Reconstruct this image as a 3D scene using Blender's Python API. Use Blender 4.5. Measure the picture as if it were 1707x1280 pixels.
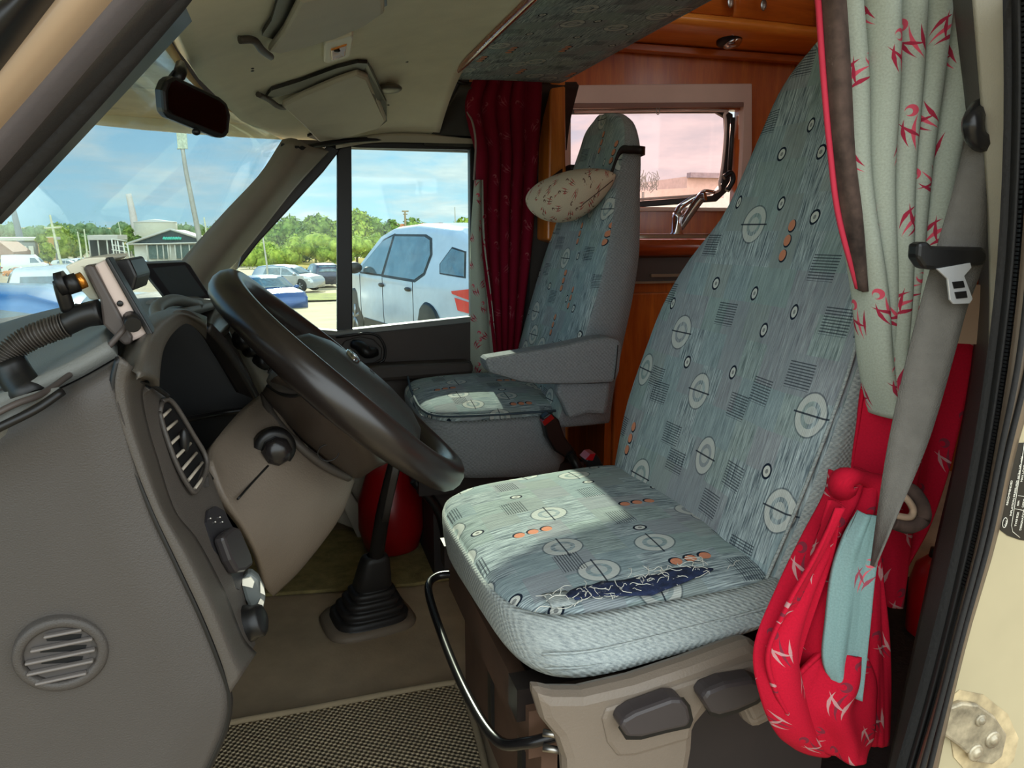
import bpy, bmesh, math, random
from mathutils import Vector, Matrix, noise
random.seed(7)
for _o in list(bpy.data.objects): bpy.data.objects.remove(_o)
C = bpy.context.scene.collection
# ------------------------------------------------------------------ camera
F_PX, YAW, HY = 1250.0, math.radians(16.5), 385.0
PITCH = math.atan((640 - HY) / F_PX)
cF = Vector((math.sin(YAW)*math.cos(PITCH), math.cos(YAW)*math.cos(PITCH), -math.sin(PITCH)))
cR = Vector((math.cos(YAW), -math.sin(YAW), 0)); cU = cR.cross(cF)
cam = bpy.data.cameras.new('camera'); cam.sensor_width = 36; cam.lens = 36*F_PX/1707; cam.clip_start = .02; cam.clip_end = 3000
camo = bpy.data.objects.new('camera', cam); C.objects.link(camo)
camo.matrix_world = Matrix((( cR.x, cU.x, -cF.x, 0), (cR.y, cU.y, -cF.y, 0), (cR.z, cU.z, -cF.z, 0), (0, 0, 0, 1)))
bpy.context.scene.camera = camo
vs = bpy.context.scene.view_settings
vs.view_transform = 'Standard'; vs.look = 'None'; vs.gamma = 1; vs.use_curve_mapping = False; vs.exposure = 1.15
# ------------------------------------------------------------------ sun (through the passenger window)
SUN_D = Vector((-.05, -1.0, -.475)).normalized()
sl = bpy.data.lights.new('sun', 'SUN'); sl.energy = 4.2; sl.angle = math.radians(.6); sl.color = (1, .9, .72)
so = bpy.data.objects.new('sun', sl); C.objects.link(so); so.rotation_euler = SUN_D.to_track_quat('-Z', 'Y').to_euler(); so.location = (0, 30, 25)
# ------------------------------------------------------------------ node expressions
def lin(c):
    r = []
    for v in c[:3]:
        v /= 255.0
        r.append(v/12.92 if v <= .04045 else ((v+.055)/1.055)**2.4)
    return (*r, 1)
class E:
    def __init__(s, nt, k): s.nt = nt; s.k = k
    def _m(s, op, *a, clamp=False):
        n = s.nt.nodes.new('ShaderNodeMath'); n.operation = op; n.use_clamp = clamp
        for i, v in enumerate((s,)+a):
            if isinstance(v, E): s.nt.links.new(v.k, n.inputs[i])
            else: n.inputs[i].default_value = v
        return E(s.nt, n.outputs[0])
    def __add__(s, o): return s._m('ADD', o)
    def __radd__(s, o): return s._m('ADD', o)
    def __sub__(s, o): return s._m('SUBTRACT', o)
    def __rsub__(s, o): return (s*-1)+o
    def __mul__(s, o): return s._m('MULTIPLY', o)
    def __rmul__(s, o): return s._m('MULTIPLY', o)
    def __truediv__(s, o): return s._m('DIVIDE', o)
    def fl(s): return s._m('FLOOR')
    def fr(s): return s._m('FRACT')
    def ab(s): return s._m('ABSOLUTE')
    def lt(s, o): return s._m('LESS_THAN', o)
    def gt(s, o): return s._m('GREATER_THAN', o)
    def mn(s, o): return s._m('MINIMUM', o)
    def mx(s, o): return s._m('MAXIMUM', o)
    def sin(s): return s._m('SINE')
    def cos(s): return s._m('COSINE')
    def sqrt(s): return s._m('SQRT')
    def cl(s): return s._m('ADD', 0.0, clamp=True)
def vec(nt, x, y, z=0.0):
    n = nt.nodes.new('ShaderNodeCombineXYZ')
    for i, v in enumerate((x, y, z)):
        if isinstance(v, E): nt.links.new(v.k, n.inputs[i])
        else: n.inputs[i].default_value = v
    return n.outputs[0]
def sep(nt, sock):
    n = nt.nodes.new('ShaderNodeSeparateXYZ'); nt.links.new(sock, n.inputs[0]); return [E(nt, o) for o in n.outputs]
def coords(nt, kind='Object'):
    n = nt.nodes.new('ShaderNodeTexCoord'); return n.outputs[kind]
def white(nt, v):
    n = nt.nodes.new('ShaderNodeTexWhiteNoise'); n.noise_dimensions = '3D'; nt.links.new(v, n.inputs['Vector'])
    return sep(nt, n.outputs['Color'])
def noi(nt, v, scale=5., detail=2., rough=.5, dist=0.):
    n = nt.nodes.new('ShaderNodeTexNoise'); n.inputs['Scale'].default_value = scale; n.inputs['Detail'].default_value = detail
    n.inputs['Roughness'].default_value = rough; n.inputs['Distortion'].default_value = dist
    nt.links.new(v, n.inputs['Vector']); return E(nt, n.outputs[0])
def mixc(nt, fac, a, b):
    n = nt.nodes.new('ShaderNodeMix'); n.data_type = 'RGBA'
    for i, v in ((0, fac), (6, a), (7, b)):
        if isinstance(v, E): nt.links.new(v.k, n.inputs[i])
        elif isinstance(v, bpy.types.NodeSocket): nt.links.new(v, n.inputs[i])
        else: n.inputs[i].default_value = v
    return n.outputs[2]
def newmat(name, rough=.6, metal=0., spec=.5, coat=0.):
    m = bpy.data.materials.new(name); m.use_nodes = True; nt = m.node_tree
    b = nt.nodes['Principled BSDF']; b.inputs['Roughness'].default_value = rough; b.inputs['Metallic'].default_value = metal
    b.inputs['Specular IOR Level'].default_value = spec
    if coat: b.inputs['Coat Weight'].default_value = coat; b.inputs['Coat Roughness'].default_value = .12
    return m, nt, b
def bump(nt, b, h, strength=.3, dist=.002):
    n = nt.nodes.new('ShaderNodeBump'); n.inputs['Strength'].default_value = strength; n.inputs['Distance'].default_value = dist
    nt.links.new(h.k, n.inputs['Height']); nt.links.new(n.outputs[0], b.inputs['Normal'])
M = {}
def pm(name, col, rough=.6, metal=0., var=.12, vs_=6., bs=0., bscale=400., spec=.4, coat=0., grime=None):
    if name in M: return M[name]
    m, nt, b = newmat(name, rough, metal, spec, coat); M[name] = m
    o = coords(nt); n = noi(nt, o, vs_, 4, .6)
    a = lin([max(0, c*(1-var)) for c in col]); c2 = lin([min(255, c*(1+var)) for c in col])
    f = ((n-.5)*2.2+.5).cl()
    out = mixc(nt, f, a, c2)
    if grime:
        g = ((noi(nt, o, grime[1], 8, .75)-grime[2])*8).cl()
        out = mixc(nt, g, out, lin(grime[0]))
    nt.links.new(out, b.inputs['Base Color'])
    if bs: bump(nt, b, noi(nt, o, bscale, 2), bs, .0015)
    return m
def fabric_seat(name, along_x=False, dark=1.0, worn=False):
    m, nt, b = newmat(name, .95, 0, .15); M[name] = m
    u, v, _ = sep(nt, coords(nt, 'UV'))
    if along_x: u, v = v, u
    st = noi(nt, vec(nt, u*420., v*24.), 1., 3, .7)
    st2 = noi(nt, vec(nt, u*150., v*10.), 1., 2, .6)
    col = mixc(nt, ((st-.5)*3.2+.5).cl(), lin((78*dark, 92*dark, 100*dark)), lin((196*dark, 210*dark, 210*dark)))
    w = white(nt, vec(nt, (u/.052+((v/.05).fl()*.37)).fl(), (v/.05).fl(), 3.))
    col = mixc(nt, w[0].lt(.35)*.55, col, lin((140*dark, 160*dark, 162*dark)))
    col = mixc(nt, w[1].lt(.22)*.55, col, lin((150*dark, 150*dark, 154*dark)))
    col = mixc(nt, w[2].lt(.25)*.35, col, lin((146*dark, 164*dark, 152*dark)))
    col = mixc(nt, ((st2-.5)*2.).cl()*.5, col, lin((70*dark, 92*dark, 104*dark)))
    navy = lin((28, 38, 52)); grey = lin((204*dark, 206*dark, 198*dark)); orange = lin((214, 140, 108))
    def layer(col, cu, cv, ou, ov, seed, th):
        cx = (u+ou)/cu
        iy0 = cx.fl(); cy = (v+ov)/cv + white(nt, vec(nt, iy0, 0., seed))[0]*.5
        ix, iy = cx.fl(), cy.fl()
        r = white(nt, vec(nt, ix, iy, seed))
        x = ((cx.fr()-.5)*cu) + (r[1]-.5)*(cu*.3); y = ((cy.fr()-.5)*cv) + (r[2]-.5)*(cv*.2)
        t = r[0]
        # broad ring with a bar
        k = t.lt(th[0]); d = (x*x+(y*y)*.8).sqrt()
        col = mixc(nt, k*((d-.019).ab().lt(.0042))*.75, col, grey)
        col = mixc(nt, k*(d.lt(.0095))*.55, col, grey)
        col = mixc(nt, k*((d-.024).ab().lt(.0010))*.5, col, navy)
        col = mixc(nt, k*(y.ab().lt(.0011))*(x.ab().lt(.028))*.9, col, navy)
        # three orange discs
        k = t.gt(th[0])*t.lt(th[1])*(y.ab().lt(.030)); yy = ((y/.02+.5).fr()-.5)*.02; d = (x*x+yy*yy).sqrt()
        dd = ((x-.0015)*(x-.0015)+(yy+.001)*(yy+.001)).sqrt()
        col = mixc(nt, k*dd.lt(.0088), col, navy); col = mixc(nt, k*d.lt(.0075), col, orange)
        # small ring
        k = t.gt(th[1])*t.lt(th[2]); d = (x*x+(y*y)*.7).sqrt()
        col = mixc(nt, k*d.lt(.0085), col, navy); col = mixc(nt, k*d.lt(.006), col, grey); col = mixc(nt, k*d.lt(.0025)*.6, col, navy)
        # hatched block
        k = t.gt(th[2])*(x.ab().lt(.022))*(y.ab().lt(.017)); h = (y/.0036).fr().lt(.42)
        col = mixc(nt, k*h*.75, col, navy)
        return col
    col = layer(col, .098, .118, 0., 0., 1., (.26, .42, .64))
    col = layer(col, .098, .118, .049, .055, 5., (.20, .32, .62))
    h = (u*2400.).sin()*.3+st
    if worn:
        # threadbare seam along the near edge of the cushion: navy backing, frayed white threads
        n1 = noi(nt, vec(nt, u*9., v*9.), 1., 5, .7)
        uu, vv, _z = sep(nt, coords(nt, 'UV'))
        e = (vv - (.42+(n1-.5)*.10))
        k = (e.ab().lt(.030))*(uu.gt(.10))*(uu.lt(.40))*(n1.gt(.44))
        fr = noi(nt, vec(nt, uu*160., vv*420.), 1., 3, .7, 2.)
        col = mixc(nt, k*.92, col, lin((30, 40, 66)))
        th = (noi(nt, vec(nt, uu*55., vv*70.), 1., 4, .6, 3.)-.5).ab().lt(.012)
        col = mixc(nt, th*(e.ab().lt(.06))*(uu.gt(.05))*.9, col, lin((214, 212, 200)))
        col = mixc(nt, k*(fr.gt(.60)), col, lin((190, 190, 184)))
        for c0 in (.055, .30):
            col = mixc(nt, (((vv-(c0+uu*uu*.25)).ab()).lt(.0012))*.7, col, navy)
    nt.links.new(col, b.inputs['Base Color']); bump(nt, b, h, .35, .0015)
    return m
def fabric_plain(name, c1=(110, 120, 124), c2=(196, 202, 196), sc=900.):
    m, nt, b = newmat(name, .95, 0, .15); M[name] = m
    o = coords(nt); x, y, z = sep(nt, o)
    h = (((x+y)*sc).sin()*(z*sc).sin())
    n = noi(nt, vec(nt, (x+y)*260., (y-x)*90., z*700.), 1., 4, .75)
    f = (h*.12-.4+n*1.9).cl()
    nt.links.new(mixc(nt, f, lin(c1), lin(c2)), b.inputs['Base Color']); bump(nt, b, h+n, .4, .0012); return m
def fabric_twig(name, base, marks, marks2, cu=.075, seed=1., alpha=1., scale=1., dens=.75):
    m, nt, b = newmat(name, .9, 0, .15); M[name] = m
    u, v, _ = sep(nt, coords(nt, 'UV')); u = u/scale; v = v/scale
    n = noi(nt, vec(nt, u*500., v*500.), 1., 2, .6)
    col = mixc(nt, n, lin([c*.86 for c in base]), lin([min(255, c*1.1) for c in base]))
    col = mixc(nt, ((noi(nt, vec(nt, u*5., v*5.), 1., 3)-.5)*2).cl()*.25, col, lin([c*.75 for c in base]))
    def layer(col, ou, ov, sd):
        cx = (u+ou)/cu; cy = (v+ov)/(cu*1.15) + white(nt, vec(nt, cx.fl(), 3., sd))[1]*.4
        r = white(nt, vec(nt, cx.fl(), cy.fl(), sd))
        x = (cx.fr()-.5)*cu + (r[1]-.5)*cu*.25; y = (cy.fr()-.5)*cu*1.15
        a = (r[2]-.5)*2.4
        xr = x*a.cos()-y*a.sin(); yr = x*a.sin()+y*a.cos()
        k = r[0].lt(dens)
        for i, (k0, cc, L, o0) in enumerate(((.30, 18., .012, -.0075), (.12, 12., .016, .0), (-.06, 8., .013, .0075))):
            yy = yr+.006-abs(k0)*.006
            w_ = (1.-(yy.ab()/L))*.0019
            sk = ((xr-o0-yy*k0-(yy*yy)*cc).ab()-w_).lt(0.)*(yy.ab().lt(L))
            col = mixc(nt, k*sk*alpha, col, lin(marks if i != 1 else marks2))
        xx = xr+.002; w_ = (1.-(xx.ab()/.012))*.0018
        sk = ((yr+.006-xx*.5+(xx*xx)*14.).ab()-w_).lt(0.)*(xx.ab().lt(.012)); col = mixc(nt, k*sk*alpha, col, lin(marks))
        dx, dy = xr+.004, yr+.024
        d = (dx*dx+dy*dy).sqrt(); d2 = ((dx+.002)*(dx+.002)+(dy-.001)*(dy-.001)).sqrt()
        col = mixc(nt, k*(d.lt(.0052))*(d2.gt(.0030))*alpha, col, lin(marks2))
        return col
    col = layer(col, 0., 0., seed)
    col = layer(col, cu*.5, cu*.55, seed+20.)
    nt.links.new(col, b.inputs['Base Color']); bump(nt, b, n, .25, .001); return m
def wood(name, a=(150, 62, 12), c=(206, 112, 36), axis=2, rough=.32, coat=.3):
    m, nt, b = newmat(name, rough, 0, .5, coat); M[name] = m
    x, y, z = sep(nt, coords(nt)); q = [x*22., y*22., z*22.]; q[axis] = q[axis]*.09
    n = noi(nt, vec(nt, *q), 1.6, 6, .6, .6); n2 = noi(nt, vec(nt, *[k*9. for k in q]), 1.5, 2)
    col = mixc(nt, ((n-.5)*1.8+.5).cl(), lin(a), lin(c)); col = mixc(nt, (n2-.45).cl()*.7, col, lin([k*.7 for k in a]))
    nt.links.new(col, b.inputs['Base Color']); return m
def glass(name, tint=(235, 245, 245), refl=.06, dirt=0., dcol=(200, 200, 190), specks=0.):
    m = bpy.data.materials.new(name); m.use_nodes = True; nt = m.node_tree; M[name] = m
    nt.nodes.remove(nt.nodes['Principled BSDF']); out = nt.nodes['Material Output']
    t = nt.nodes.new('ShaderNodeBsdfTransparent'); t.inputs[0].default_value = lin(tint)
    g = nt.nodes.new('ShaderNodeBsdfGlossy'); g.inputs['Roughness'].default_value = .03
    fr = nt.nodes.new('ShaderNodeFresnel'); fr.inputs[0].default_value = 1.45
    mx = nt.nodes.new('ShaderNodeMixShader')
    nt.links.new((E(nt, fr.outputs[0])*(refl/.04)*.8).cl().k, mx.inputs[0])
    nt.links.new(t.outputs[0], mx.inputs[1]); nt.links.new(g.outputs[0], mx.inputs[2]); last = mx.outputs[0]
    if dirt:
        d = nt.nodes.new('ShaderNodeBsdfTranslucent'); d.inputs[0].default_value = lin(dcol)
        o = coords(nt); k = ((noi(nt, o, 7, 6, .7)-.45)*2.).cl()*dirt
        if specks: k = (k+((noi(nt, o, 55, 3, .6)-.72)*9).cl()*specks).cl()
        m2 = nt.nodes.new('ShaderNodeMixShader'); nt.links.new(k.k, m2.inputs[0]); nt.links.new(last, m2.inputs[1]); nt.links.new(d.outputs[0], m2.inputs[2]); last = m2.outputs[0]
    nt.links.new(last, out.inputs[0]); return m
# ------------------------------------------------------------------ sky
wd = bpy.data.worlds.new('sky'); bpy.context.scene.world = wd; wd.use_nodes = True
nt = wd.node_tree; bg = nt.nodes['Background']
gx, gy, gz_ = sep(nt, coords(nt, 'Generated'))
t = (gz_*2.3).cl()
col = mixc(nt, t, lin((176, 212, 226)), lin((70, 146, 208)))
pz = (gz_+.16).mx(.05)
cvec = vec(nt, gx/pz*.55, gy/pz*.55, gz_*2.)
n = noi(nt, cvec, 1.5, 9, .62, .25)
cover = (n + ((gx+.25)*.22).mx(-.06).mn(.13) + (gy*-.5).cl() - .485)*6.  # includes extra cloud added behind the camera, unseen, to light the cab
n2 = noi(nt, cvec, 4.2, 6, .6)
cl_ = mixc(nt, ((n2-.35)*2.2).cl(), lin((186, 200, 206)), lin((232, 234, 232)))
col = mixc(nt, cover.cl()*(gz_.gt(-.02)), col, cl_)
col = mixc(nt, ((gz_*-14.)).cl(), col, lin((190, 175, 130)))
nt.links.new(col, bg.inputs[0])
nt.links.new((((gy*-1.6)+.1).cl()*(gz_.gt(-.02))*1.5+.74).k, bg.inputs[1])   # unseen sky on the door side boosted, added to brighten the cab
# ------------------------------------------------------------------ pixel -> place (depth given as a plane of the vehicle)
def ray(px, py): return cF + cR*((px-853.5)/F_PX) + cU*((640-py)/F_PX)
def Y(px, py, y): d = ray(px, py); return d*(y/d.y)
def X(px, py, x): d = ray(px, py); return d*(x/d.x)
def Z(px, py, z): d = ray(px, py); return d*(z/d.z)
# ------------------------------------------------------------------ mesh helpers
def catmull(pts, n):
    pts = [Vector(p) for p in pts]
    if len(pts) == 1: return pts*n
    if len(pts) == 2: return [pts[0].lerp(pts[1], i/(n-1)) for i in range(n)]
    L = len(pts)-1; out = []
    for i in range(n):
        s = i/(n-1)*L; k = min(int(s), L-1); f = s-k
        p1, p2 = pts[k], pts[k+1]; p0 = pts[k-1] if k > 0 else p1*2-p2; p3 = pts[k+2] if k+2 <= L else p2*2-p1
        out.append(.5*((2*p1)+(p2-p0)*f+(2*p0-5*p1+4*p2-p3)*f*f+(3*p1-p0-3*p2+p3)*f*f*f))
    return out
class MB:
    def __init__(s): s.bm = bmesh.new(); s.uv = s.bm.loops.layers.uv.new('uv'); s.mi = 0
    def face(s, vs, uvs=None, smooth=True):
        try: f = s.bm.faces.new(vs)
        except ValueError: return None
        f.material_index = s.mi; f.smooth = smooth
        if uvs:
            for l, q in zip(f.loops, uvs): l[s.uv].uv = q
        return f
    def grid(s, rows, cu=False, cv=False, smooth=True, uvf=None):
        V = [[s.bm.verts.new(p) for p in r] for r in rows]; R, K = len(V), len(V[0])
        # metre UVs
        us = [[0]*(K+1) for _ in range(R+1)]; vsn = [0]*(R+1)
        mid = K//2
        for j in range(1, R): vsn[j] = vsn[j-1]+(Vector(rows[j][mid])-Vector(rows[j-1][mid])).length
        if cv: vsn[R] = vsn[R-1]+(Vector(rows[0][mid])-Vector(rows[R-1][mid])).length
        for j in range(R):
            for i in range(1, K): us[j][i] = us[j][i-1]+(Vector(rows[j][i])-Vector(rows[j][i-1])).length
            if cu: us[j][K] = us[j][K-1]+(Vector(rows[j][0])-Vector(rows[j][K-1])).length
            c = us[j][mid]
            for i in range(K+1): us[j][i] -= c
        if cv: us[R] = us[0]
        for j in range(R if cv else R-1):
            for i in range(K if cu else K-1):
                i2, j2 = (i+1) % K, (j+1) % R
                ids = ((j, i), (j, i+1), (j+1, i+1), (j+1, i))
                if uvf: uv = [uvf(rows[a % R][b % K]) for a, b in ids]
                else: uv = [(us[a][b], vsn[a]) for a, b in ids]
                s.face([V[j][i], V[j][i2], V[j2][i2], V[j2][i]], uv, smooth)
        return V
    def cap(s, vs, smooth=False, uvf=None):
        f = s.face(vs, None, smooth)
        if f and uvf:
            for l in f.loops: l[s.uv].uv = uvf(l.vert.co)
    def tube(s, path, r, seg=10, caps=True, n=None, closed=False):
        pts = catmull(path, n) if n else [Vector(p) for p in path]
        N = len(pts); rows = []; prev = None
        for i, p in enumerate(pts):
            a = pts[(i+1) % N] if (closed or i < N-1) else p; b = pts[i-1] if (closed or i > 0) else p
            t = (a-b).normalized()
            if prev is None:
                up = Vector((0, 0, 1)) if abs(t.z) < .9 else Vector((1, 0, 0)); x = t.cross(up).normalized()
            else: x = (prev-t*prev.dot(t)).normalized()
            prev = x; y = t.cross(x); rr = r(i/(N-1)) if callable(r) else r
            rows.append([p+(x*math.cos(q)+y*math.sin(q))*rr for q in [2*math.pi*k/seg for k in range(seg)]])
        V = s.grid(rows, cu=True, cv=closed)
        if caps and not closed: s.cap(V[0]); s.cap(V[-1])
    def prism(s, poly, v, smooth=False):
        v = Vector(v); a = [s.bm.verts.new(p) for p in poly]; b = [s.bm.verts.new(Vector(p)+v) for p in poly]; n = len(a)
        s.face(a, None, smooth); s.face(b[::-1], None, smooth)
        for i in range(n): s.face([a[i], a[(i+1) % n], b[(i+1) % n], b[i]], None, smooth)
    def box(s, c, d, rot=None):
        c = Vector(c); vs = []
        for z in (-1, 1):
            for y in (-1, 1):
                for x in (-1, 1):
                    p = Vector((x*d[0]/2, y*d[1]/2, z*d[2]/2))
                    if rot is not None: p = rot @ p
                    vs.append(s.bm.verts.new(c+p))
        for q in ((0, 1, 3, 2), (4, 5, 7, 6), (0, 1, 5, 4), (2, 3, 7, 6), (0, 2, 6, 4), (1, 3, 7, 5)): s.face([vs[i] for i in q], None, False)
    def ell(s, c, ax, n=20, m=12, p=1.0):
        """ax: three axis vectors (half lengths)"""
        c = Vector(c); rows = []
        def sp(v): return math.copysign(abs(v)**p, v)
        for j in range(m+1):
            th = math.pi*j/m
            rows.append([c+Vector(ax[0])*sp(math.cos(ph))*sp(math.sin(th))+Vector(ax[1])*sp(math.sin(ph))*sp(math.sin(th))+Vector(ax[2])*sp(math.cos(th)) for ph in [2*math.pi*k/n for k in range(n)]])
        s.grid(rows, cu=True)
    def lathe(s, c, axis, prof, seg=24):
        """prof: list of (t along axis, radius)"""
        c = Vector(c); a = Vector(axis).normalized(); up = Vector((0, 0, 1)) if abs(a.z) < .9 else Vector((1, 0, 0)); x = a.cross(up).normalized(); y = a.cross(x)
        V = s.grid([[c+a*t+(x*math.cos(q)+y*math.sin(q))*max(r, 1e-4) for q in [2*math.pi*k/seg for k in range(seg)]] for t, r in prof], cu=True)
        s.cap(V[0]); s.cap(V[-1])
    def build(s, name, mats, parent=None, bevel=0, sub=0, solid=0, off=0, weld=True, recalc=True, seg=2):
        if weld: bmesh.ops.remove_doubles(s.bm, verts=s.bm.verts, dist=1e-5)
        if recalc: bmesh.ops.recalc_face_normals(s.bm, faces=s.bm.faces)
        me = bpy.data.meshes.new(name); s.bm.to_mesh(me); s.bm.free()
        for m in (mats if isinstance(mats, (list, tuple)) else [mats]): me.materials.append(m)
        o = bpy.data.objects.new(name, me); C.objects.link(o)
        if parent is not None:
            o.parent = parent; o.matrix_parent_inverse = wmat(parent).inverted()
        if solid: q = o.modifiers.new('s', 'SOLIDIFY'); q.thickness = solid; q.offset = off
        if bevel: q = o.modifiers.new('b', 'BEVEL'); q.width = bevel; q.segments = seg; q.limit_method = 'ANGLE'; q.angle_limit = math.radians(35)
        if sub: q = o.modifiers.new('u', 'SUBSURF'); q.levels = sub; q.render_levels = sub
        return o
def wmat(o):
    m = Matrix.LocRotScale(o.location, o.rotation_euler, o.scale)
    if o.parent: m = wmat(o.parent) @ o.matrix_parent_inverse @ m
    return m
def thing(name, label, cat, loc, group=None, rz=0):
    o = bpy.data.objects.new(name, None); C.objects.link(o); o.location = loc; o.rotation_euler = (0, 0, rz); o.empty_display_size = .05
    o['label'] = label; o['category'] = cat
    if group: o['group'] = group
    return o
def tag(o, label, cat, group=None):
    o['label'] = label; o['category'] = cat
    if group: o['group'] = group
    return o
def struct(o): o['kind'] = 'structure'; return o
def sheet(name, rows, mat, parent=None, nu=16, nv=16, thick=.006, off=0, bevel=0, uvf=None):
    """rows of 3D points -> smooth surface of real thickness"""
    rs = [catmull(r, nu) for r in rows]
    cols = [catmull([r[i] for r in rs], nv) for i in range(nu)]
    grid = [[cols[i][j] for i in range(nu)] for j in range(nv)]
    mb = MB(); mb.grid(grid, uvf=uvf)
    return mb.build(name, mat, parent, solid=thick, off=off, bevel=bevel)
def pprism(name, pix, y, v, mat, parent=None, bevel=0, fn=Y):
    mb = MB(); mb.prism([fn(p[0], p[1], p[2] if len(p) > 2 else y) for p in pix], v); return mb.build(name, mat, parent, bevel=bevel)
def hexblob(mb, top, bot, e=.35, n=14, m=8, dome=0., umat=0, smat=0, uvx=True, uvs=(1, 1), tuck=.0):
    """rounded block between a top quad and a bottom quad (FF, NF, NB, FB); top face gets material umat, sides smat"""
    T = [Vector(p) for p in top]; B = [Vector(p) for p in bot]
    def bil(Q, u, v): return (Q[0]*(1-u)+Q[3]*u)*(1-v)+(Q[1]*(1-u)+Q[2]*u)*v     # u: front->back, v: far->near
    lx = (T[3]-T[0]).length; ly = (T[1]-T[0]).length
    NU = 64; rings = []
    def ring(sc, w, dz):
        out = []
        for k in range(NU):
            a = 2*math.pi*k/NU; cu, su = math.cos(a), math.sin(a)
            x = math.copysign(abs(cu)**e, cu)*sc; y = math.copysign(abs(su)**e, su)*sc
            # keep the rim inset equal in metres
            u, v = .5+x*.5, .5+y*.5
            p = bil(T, u, v).lerp(bil(B, u, v), w); p = p+Vector((0, 0, dz)); out.append(p)
        return out
    lay = [(.0, 0, dome), (.25, 0, dome*.97), (.5, 0, dome*.86), (.7, 0, dome*.68), (.84, 0, dome*.45), (.92, 0, dome*.22), (.955, 0.02, 0), (.968, .06, -.002), (.975, .05, 0), (.992, .14, 0), (1, .3, 0), (1.004, .55, 0), (.998, .8, 0), (.97, .97, 0), (.85, 1, 0), (0, 1, 0)]
    rows = [ring(*l) for l in lay]
    def uvf(p): return (p.x, p.y)
    V = [[mb.bm.verts.new(p) for p in r] for r in rows]
    for j in range(len(V)-1):
        mb.mi = umat if j < 7 else smat
        for i in range(NU):
            i2 = (i+1) % NU; q = [V[j][i], V[j][i2], V[j+1][i2], V[j+1][i]]
            mb.face(q, [(w.co.x-T[0].x, w.co.y-T[1].y) if j < 7 else ((w.co.x+w.co.y), w.co.z) for w in q])
def text_part(name, body, size, origin, xdir, ydir, mat, parent, depth=.0004, align='LEFT'):
    cu = bpy.data.curves.new(name, 'FONT'); cu.body = body; cu.size = size; cu.extrude = depth; cu.align_x = align
    o = bpy.data.objects.new(name, cu); C.objects.link(o)
    bpy.context.view_layer.update(); dg = bpy.context.evaluated_depsgraph_get()
    me = bpy.data.meshes.new_from_object(o.evaluated_get(dg)); bpy.data.objects.remove(o)
    x = Vector(xdir).normalized(); y = Vector(ydir); y = (y-x*y.dot(x)).normalized(); z = x.cross(y)
    mt = Matrix(((x.x, y.x, z.x, origin[0]), (x.y, y.y, z.y, origin[1]), (x.z, y.z, z.z, origin[2]), (0, 0, 0, 1)))
    me.transform(mt); me.materials.clear(); me.materials.append(mat)
    p = bpy.data.objects.new(name, me); C.objects.link(p); p.parent = parent; p.matrix_parent_inverse = wmat(parent).inverted(); return p
# ------------------------------------------------------------------ materials
DASH = pm('dash_plastic', (67, 62, 58), .5, var=.04, bs=.3, bscale=900, spec=.35)
DASHM = pm('dash_plastic_mid', (66, 60, 55), .5, var=.05, bs=.25, bscale=900)
DARKP = pm('dark_plastic', (44, 40, 38), .45, var=.1, bs=.15, bscale=700)
BLACK = pm('black_plastic', (18, 17, 17), .4, var=.1)
VOID = pm('binnacle_black', (7, 7, 8), .5, var=.1)
RUBB = pm('black_rubber', (26, 24, 23), .7, var=.15, bs=.3, bscale=300)
HEAD = pm('headliner', (226, 222, 198), .85, var=.05, bs=.3, bscale=600, spec=.2)
VISOR = pm('visor_vinyl', (190, 184, 166), .6, var=.04, bs=.2, bscale=500)
CHROME = pm('chrome', (205, 205, 208), .12, 1., var=.05)
STEEL = pm('worn_steel', (150, 146, 140), .35, 1., var=.15)
CREAM = pm('cream_paint', (166, 154, 124), .4, var=.04, coat=.2, grime=((140, 124, 96), 14, .62))
PILL = pm('pillar_trim', (164, 156, 138), .6, var=.05, bs=.2, bscale=600)
PILLD = pm('pillar_dark', (66, 60, 56), .55, var=.1, bs=.2, bscale=600)
WHITE = pm('white_plastic', (232, 226, 208), .45, var=.03)
WHEELM = pm('wheel_leather', (36, 30, 27), .3, var=.1, spec=.6)
SEATF = fabric_seat('seat_fabric'); SEATC = fabric_seat('cushion_fabric', along_x=True); SEATP = fabric_seat('passenger_cushion_fabric', along_x=True)
BOARD = fabric_seat('board_fabric', along_x=False, dark=.95)
WEAVE = fabric_plain('seat_side_weave'); WEAVEP = fabric_plain('seat_side_weave_grey', (104, 108, 112), (160, 166, 168), 700.)
CURG = fabric_twig('curtain_grey', (166, 172, 158), (160, 44, 66), (205, 80, 98), seed=2., scale=1.0, dens=.95, cu=.066)
CURR = fabric_twig('curtain_red', (176, 16, 42), (176, 140, 138), (96, 44, 56), cu=.07, seed=4., dens=.8, alpha=.8)
CURRD = fabric_twig('curtain_red_dark', (118, 12, 36), (170, 90, 100), (190, 120, 120), cu=.08, seed=6., alpha=.3)
PILLW = fabric_twig('pillow_fabric', (208, 190, 166), (176, 90, 84), (112, 84, 74), cu=.055, seed=9., scale=.8)
VELV = pm('brown_velvet', (70, 56, 50), .95, var=.5, vs_=30, grime=((130, 112, 100), 40, .62))
WOODV = wood('wood_vertical', axis=2); WOODH = wood('wood_horizontal', axis=0); WOODL = wood('wood_light', (186, 96, 24), (226, 140, 54), axis=0)
WOODR = wood('wood_red_edge', (128, 44, 14), (176, 78, 34), axis=0, rough=.2, coat=.6)
REDP = pm('red_plastic', (140, 10, 16), .3, var=.08)
# ================================================================== CAB SHELL
FL = -.86
SUNSIDE = 2.16
# floor of the cab and of the living area
mb = MB(); mb.box((.9, 1.35, FL-.02), (2.9, 2.2, .04)); struct(mb.build('floor', pm('rubber_floor', (158, 138, 112), .75, var=.14, vs_=5, bs=.5, bscale=160)))
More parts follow.
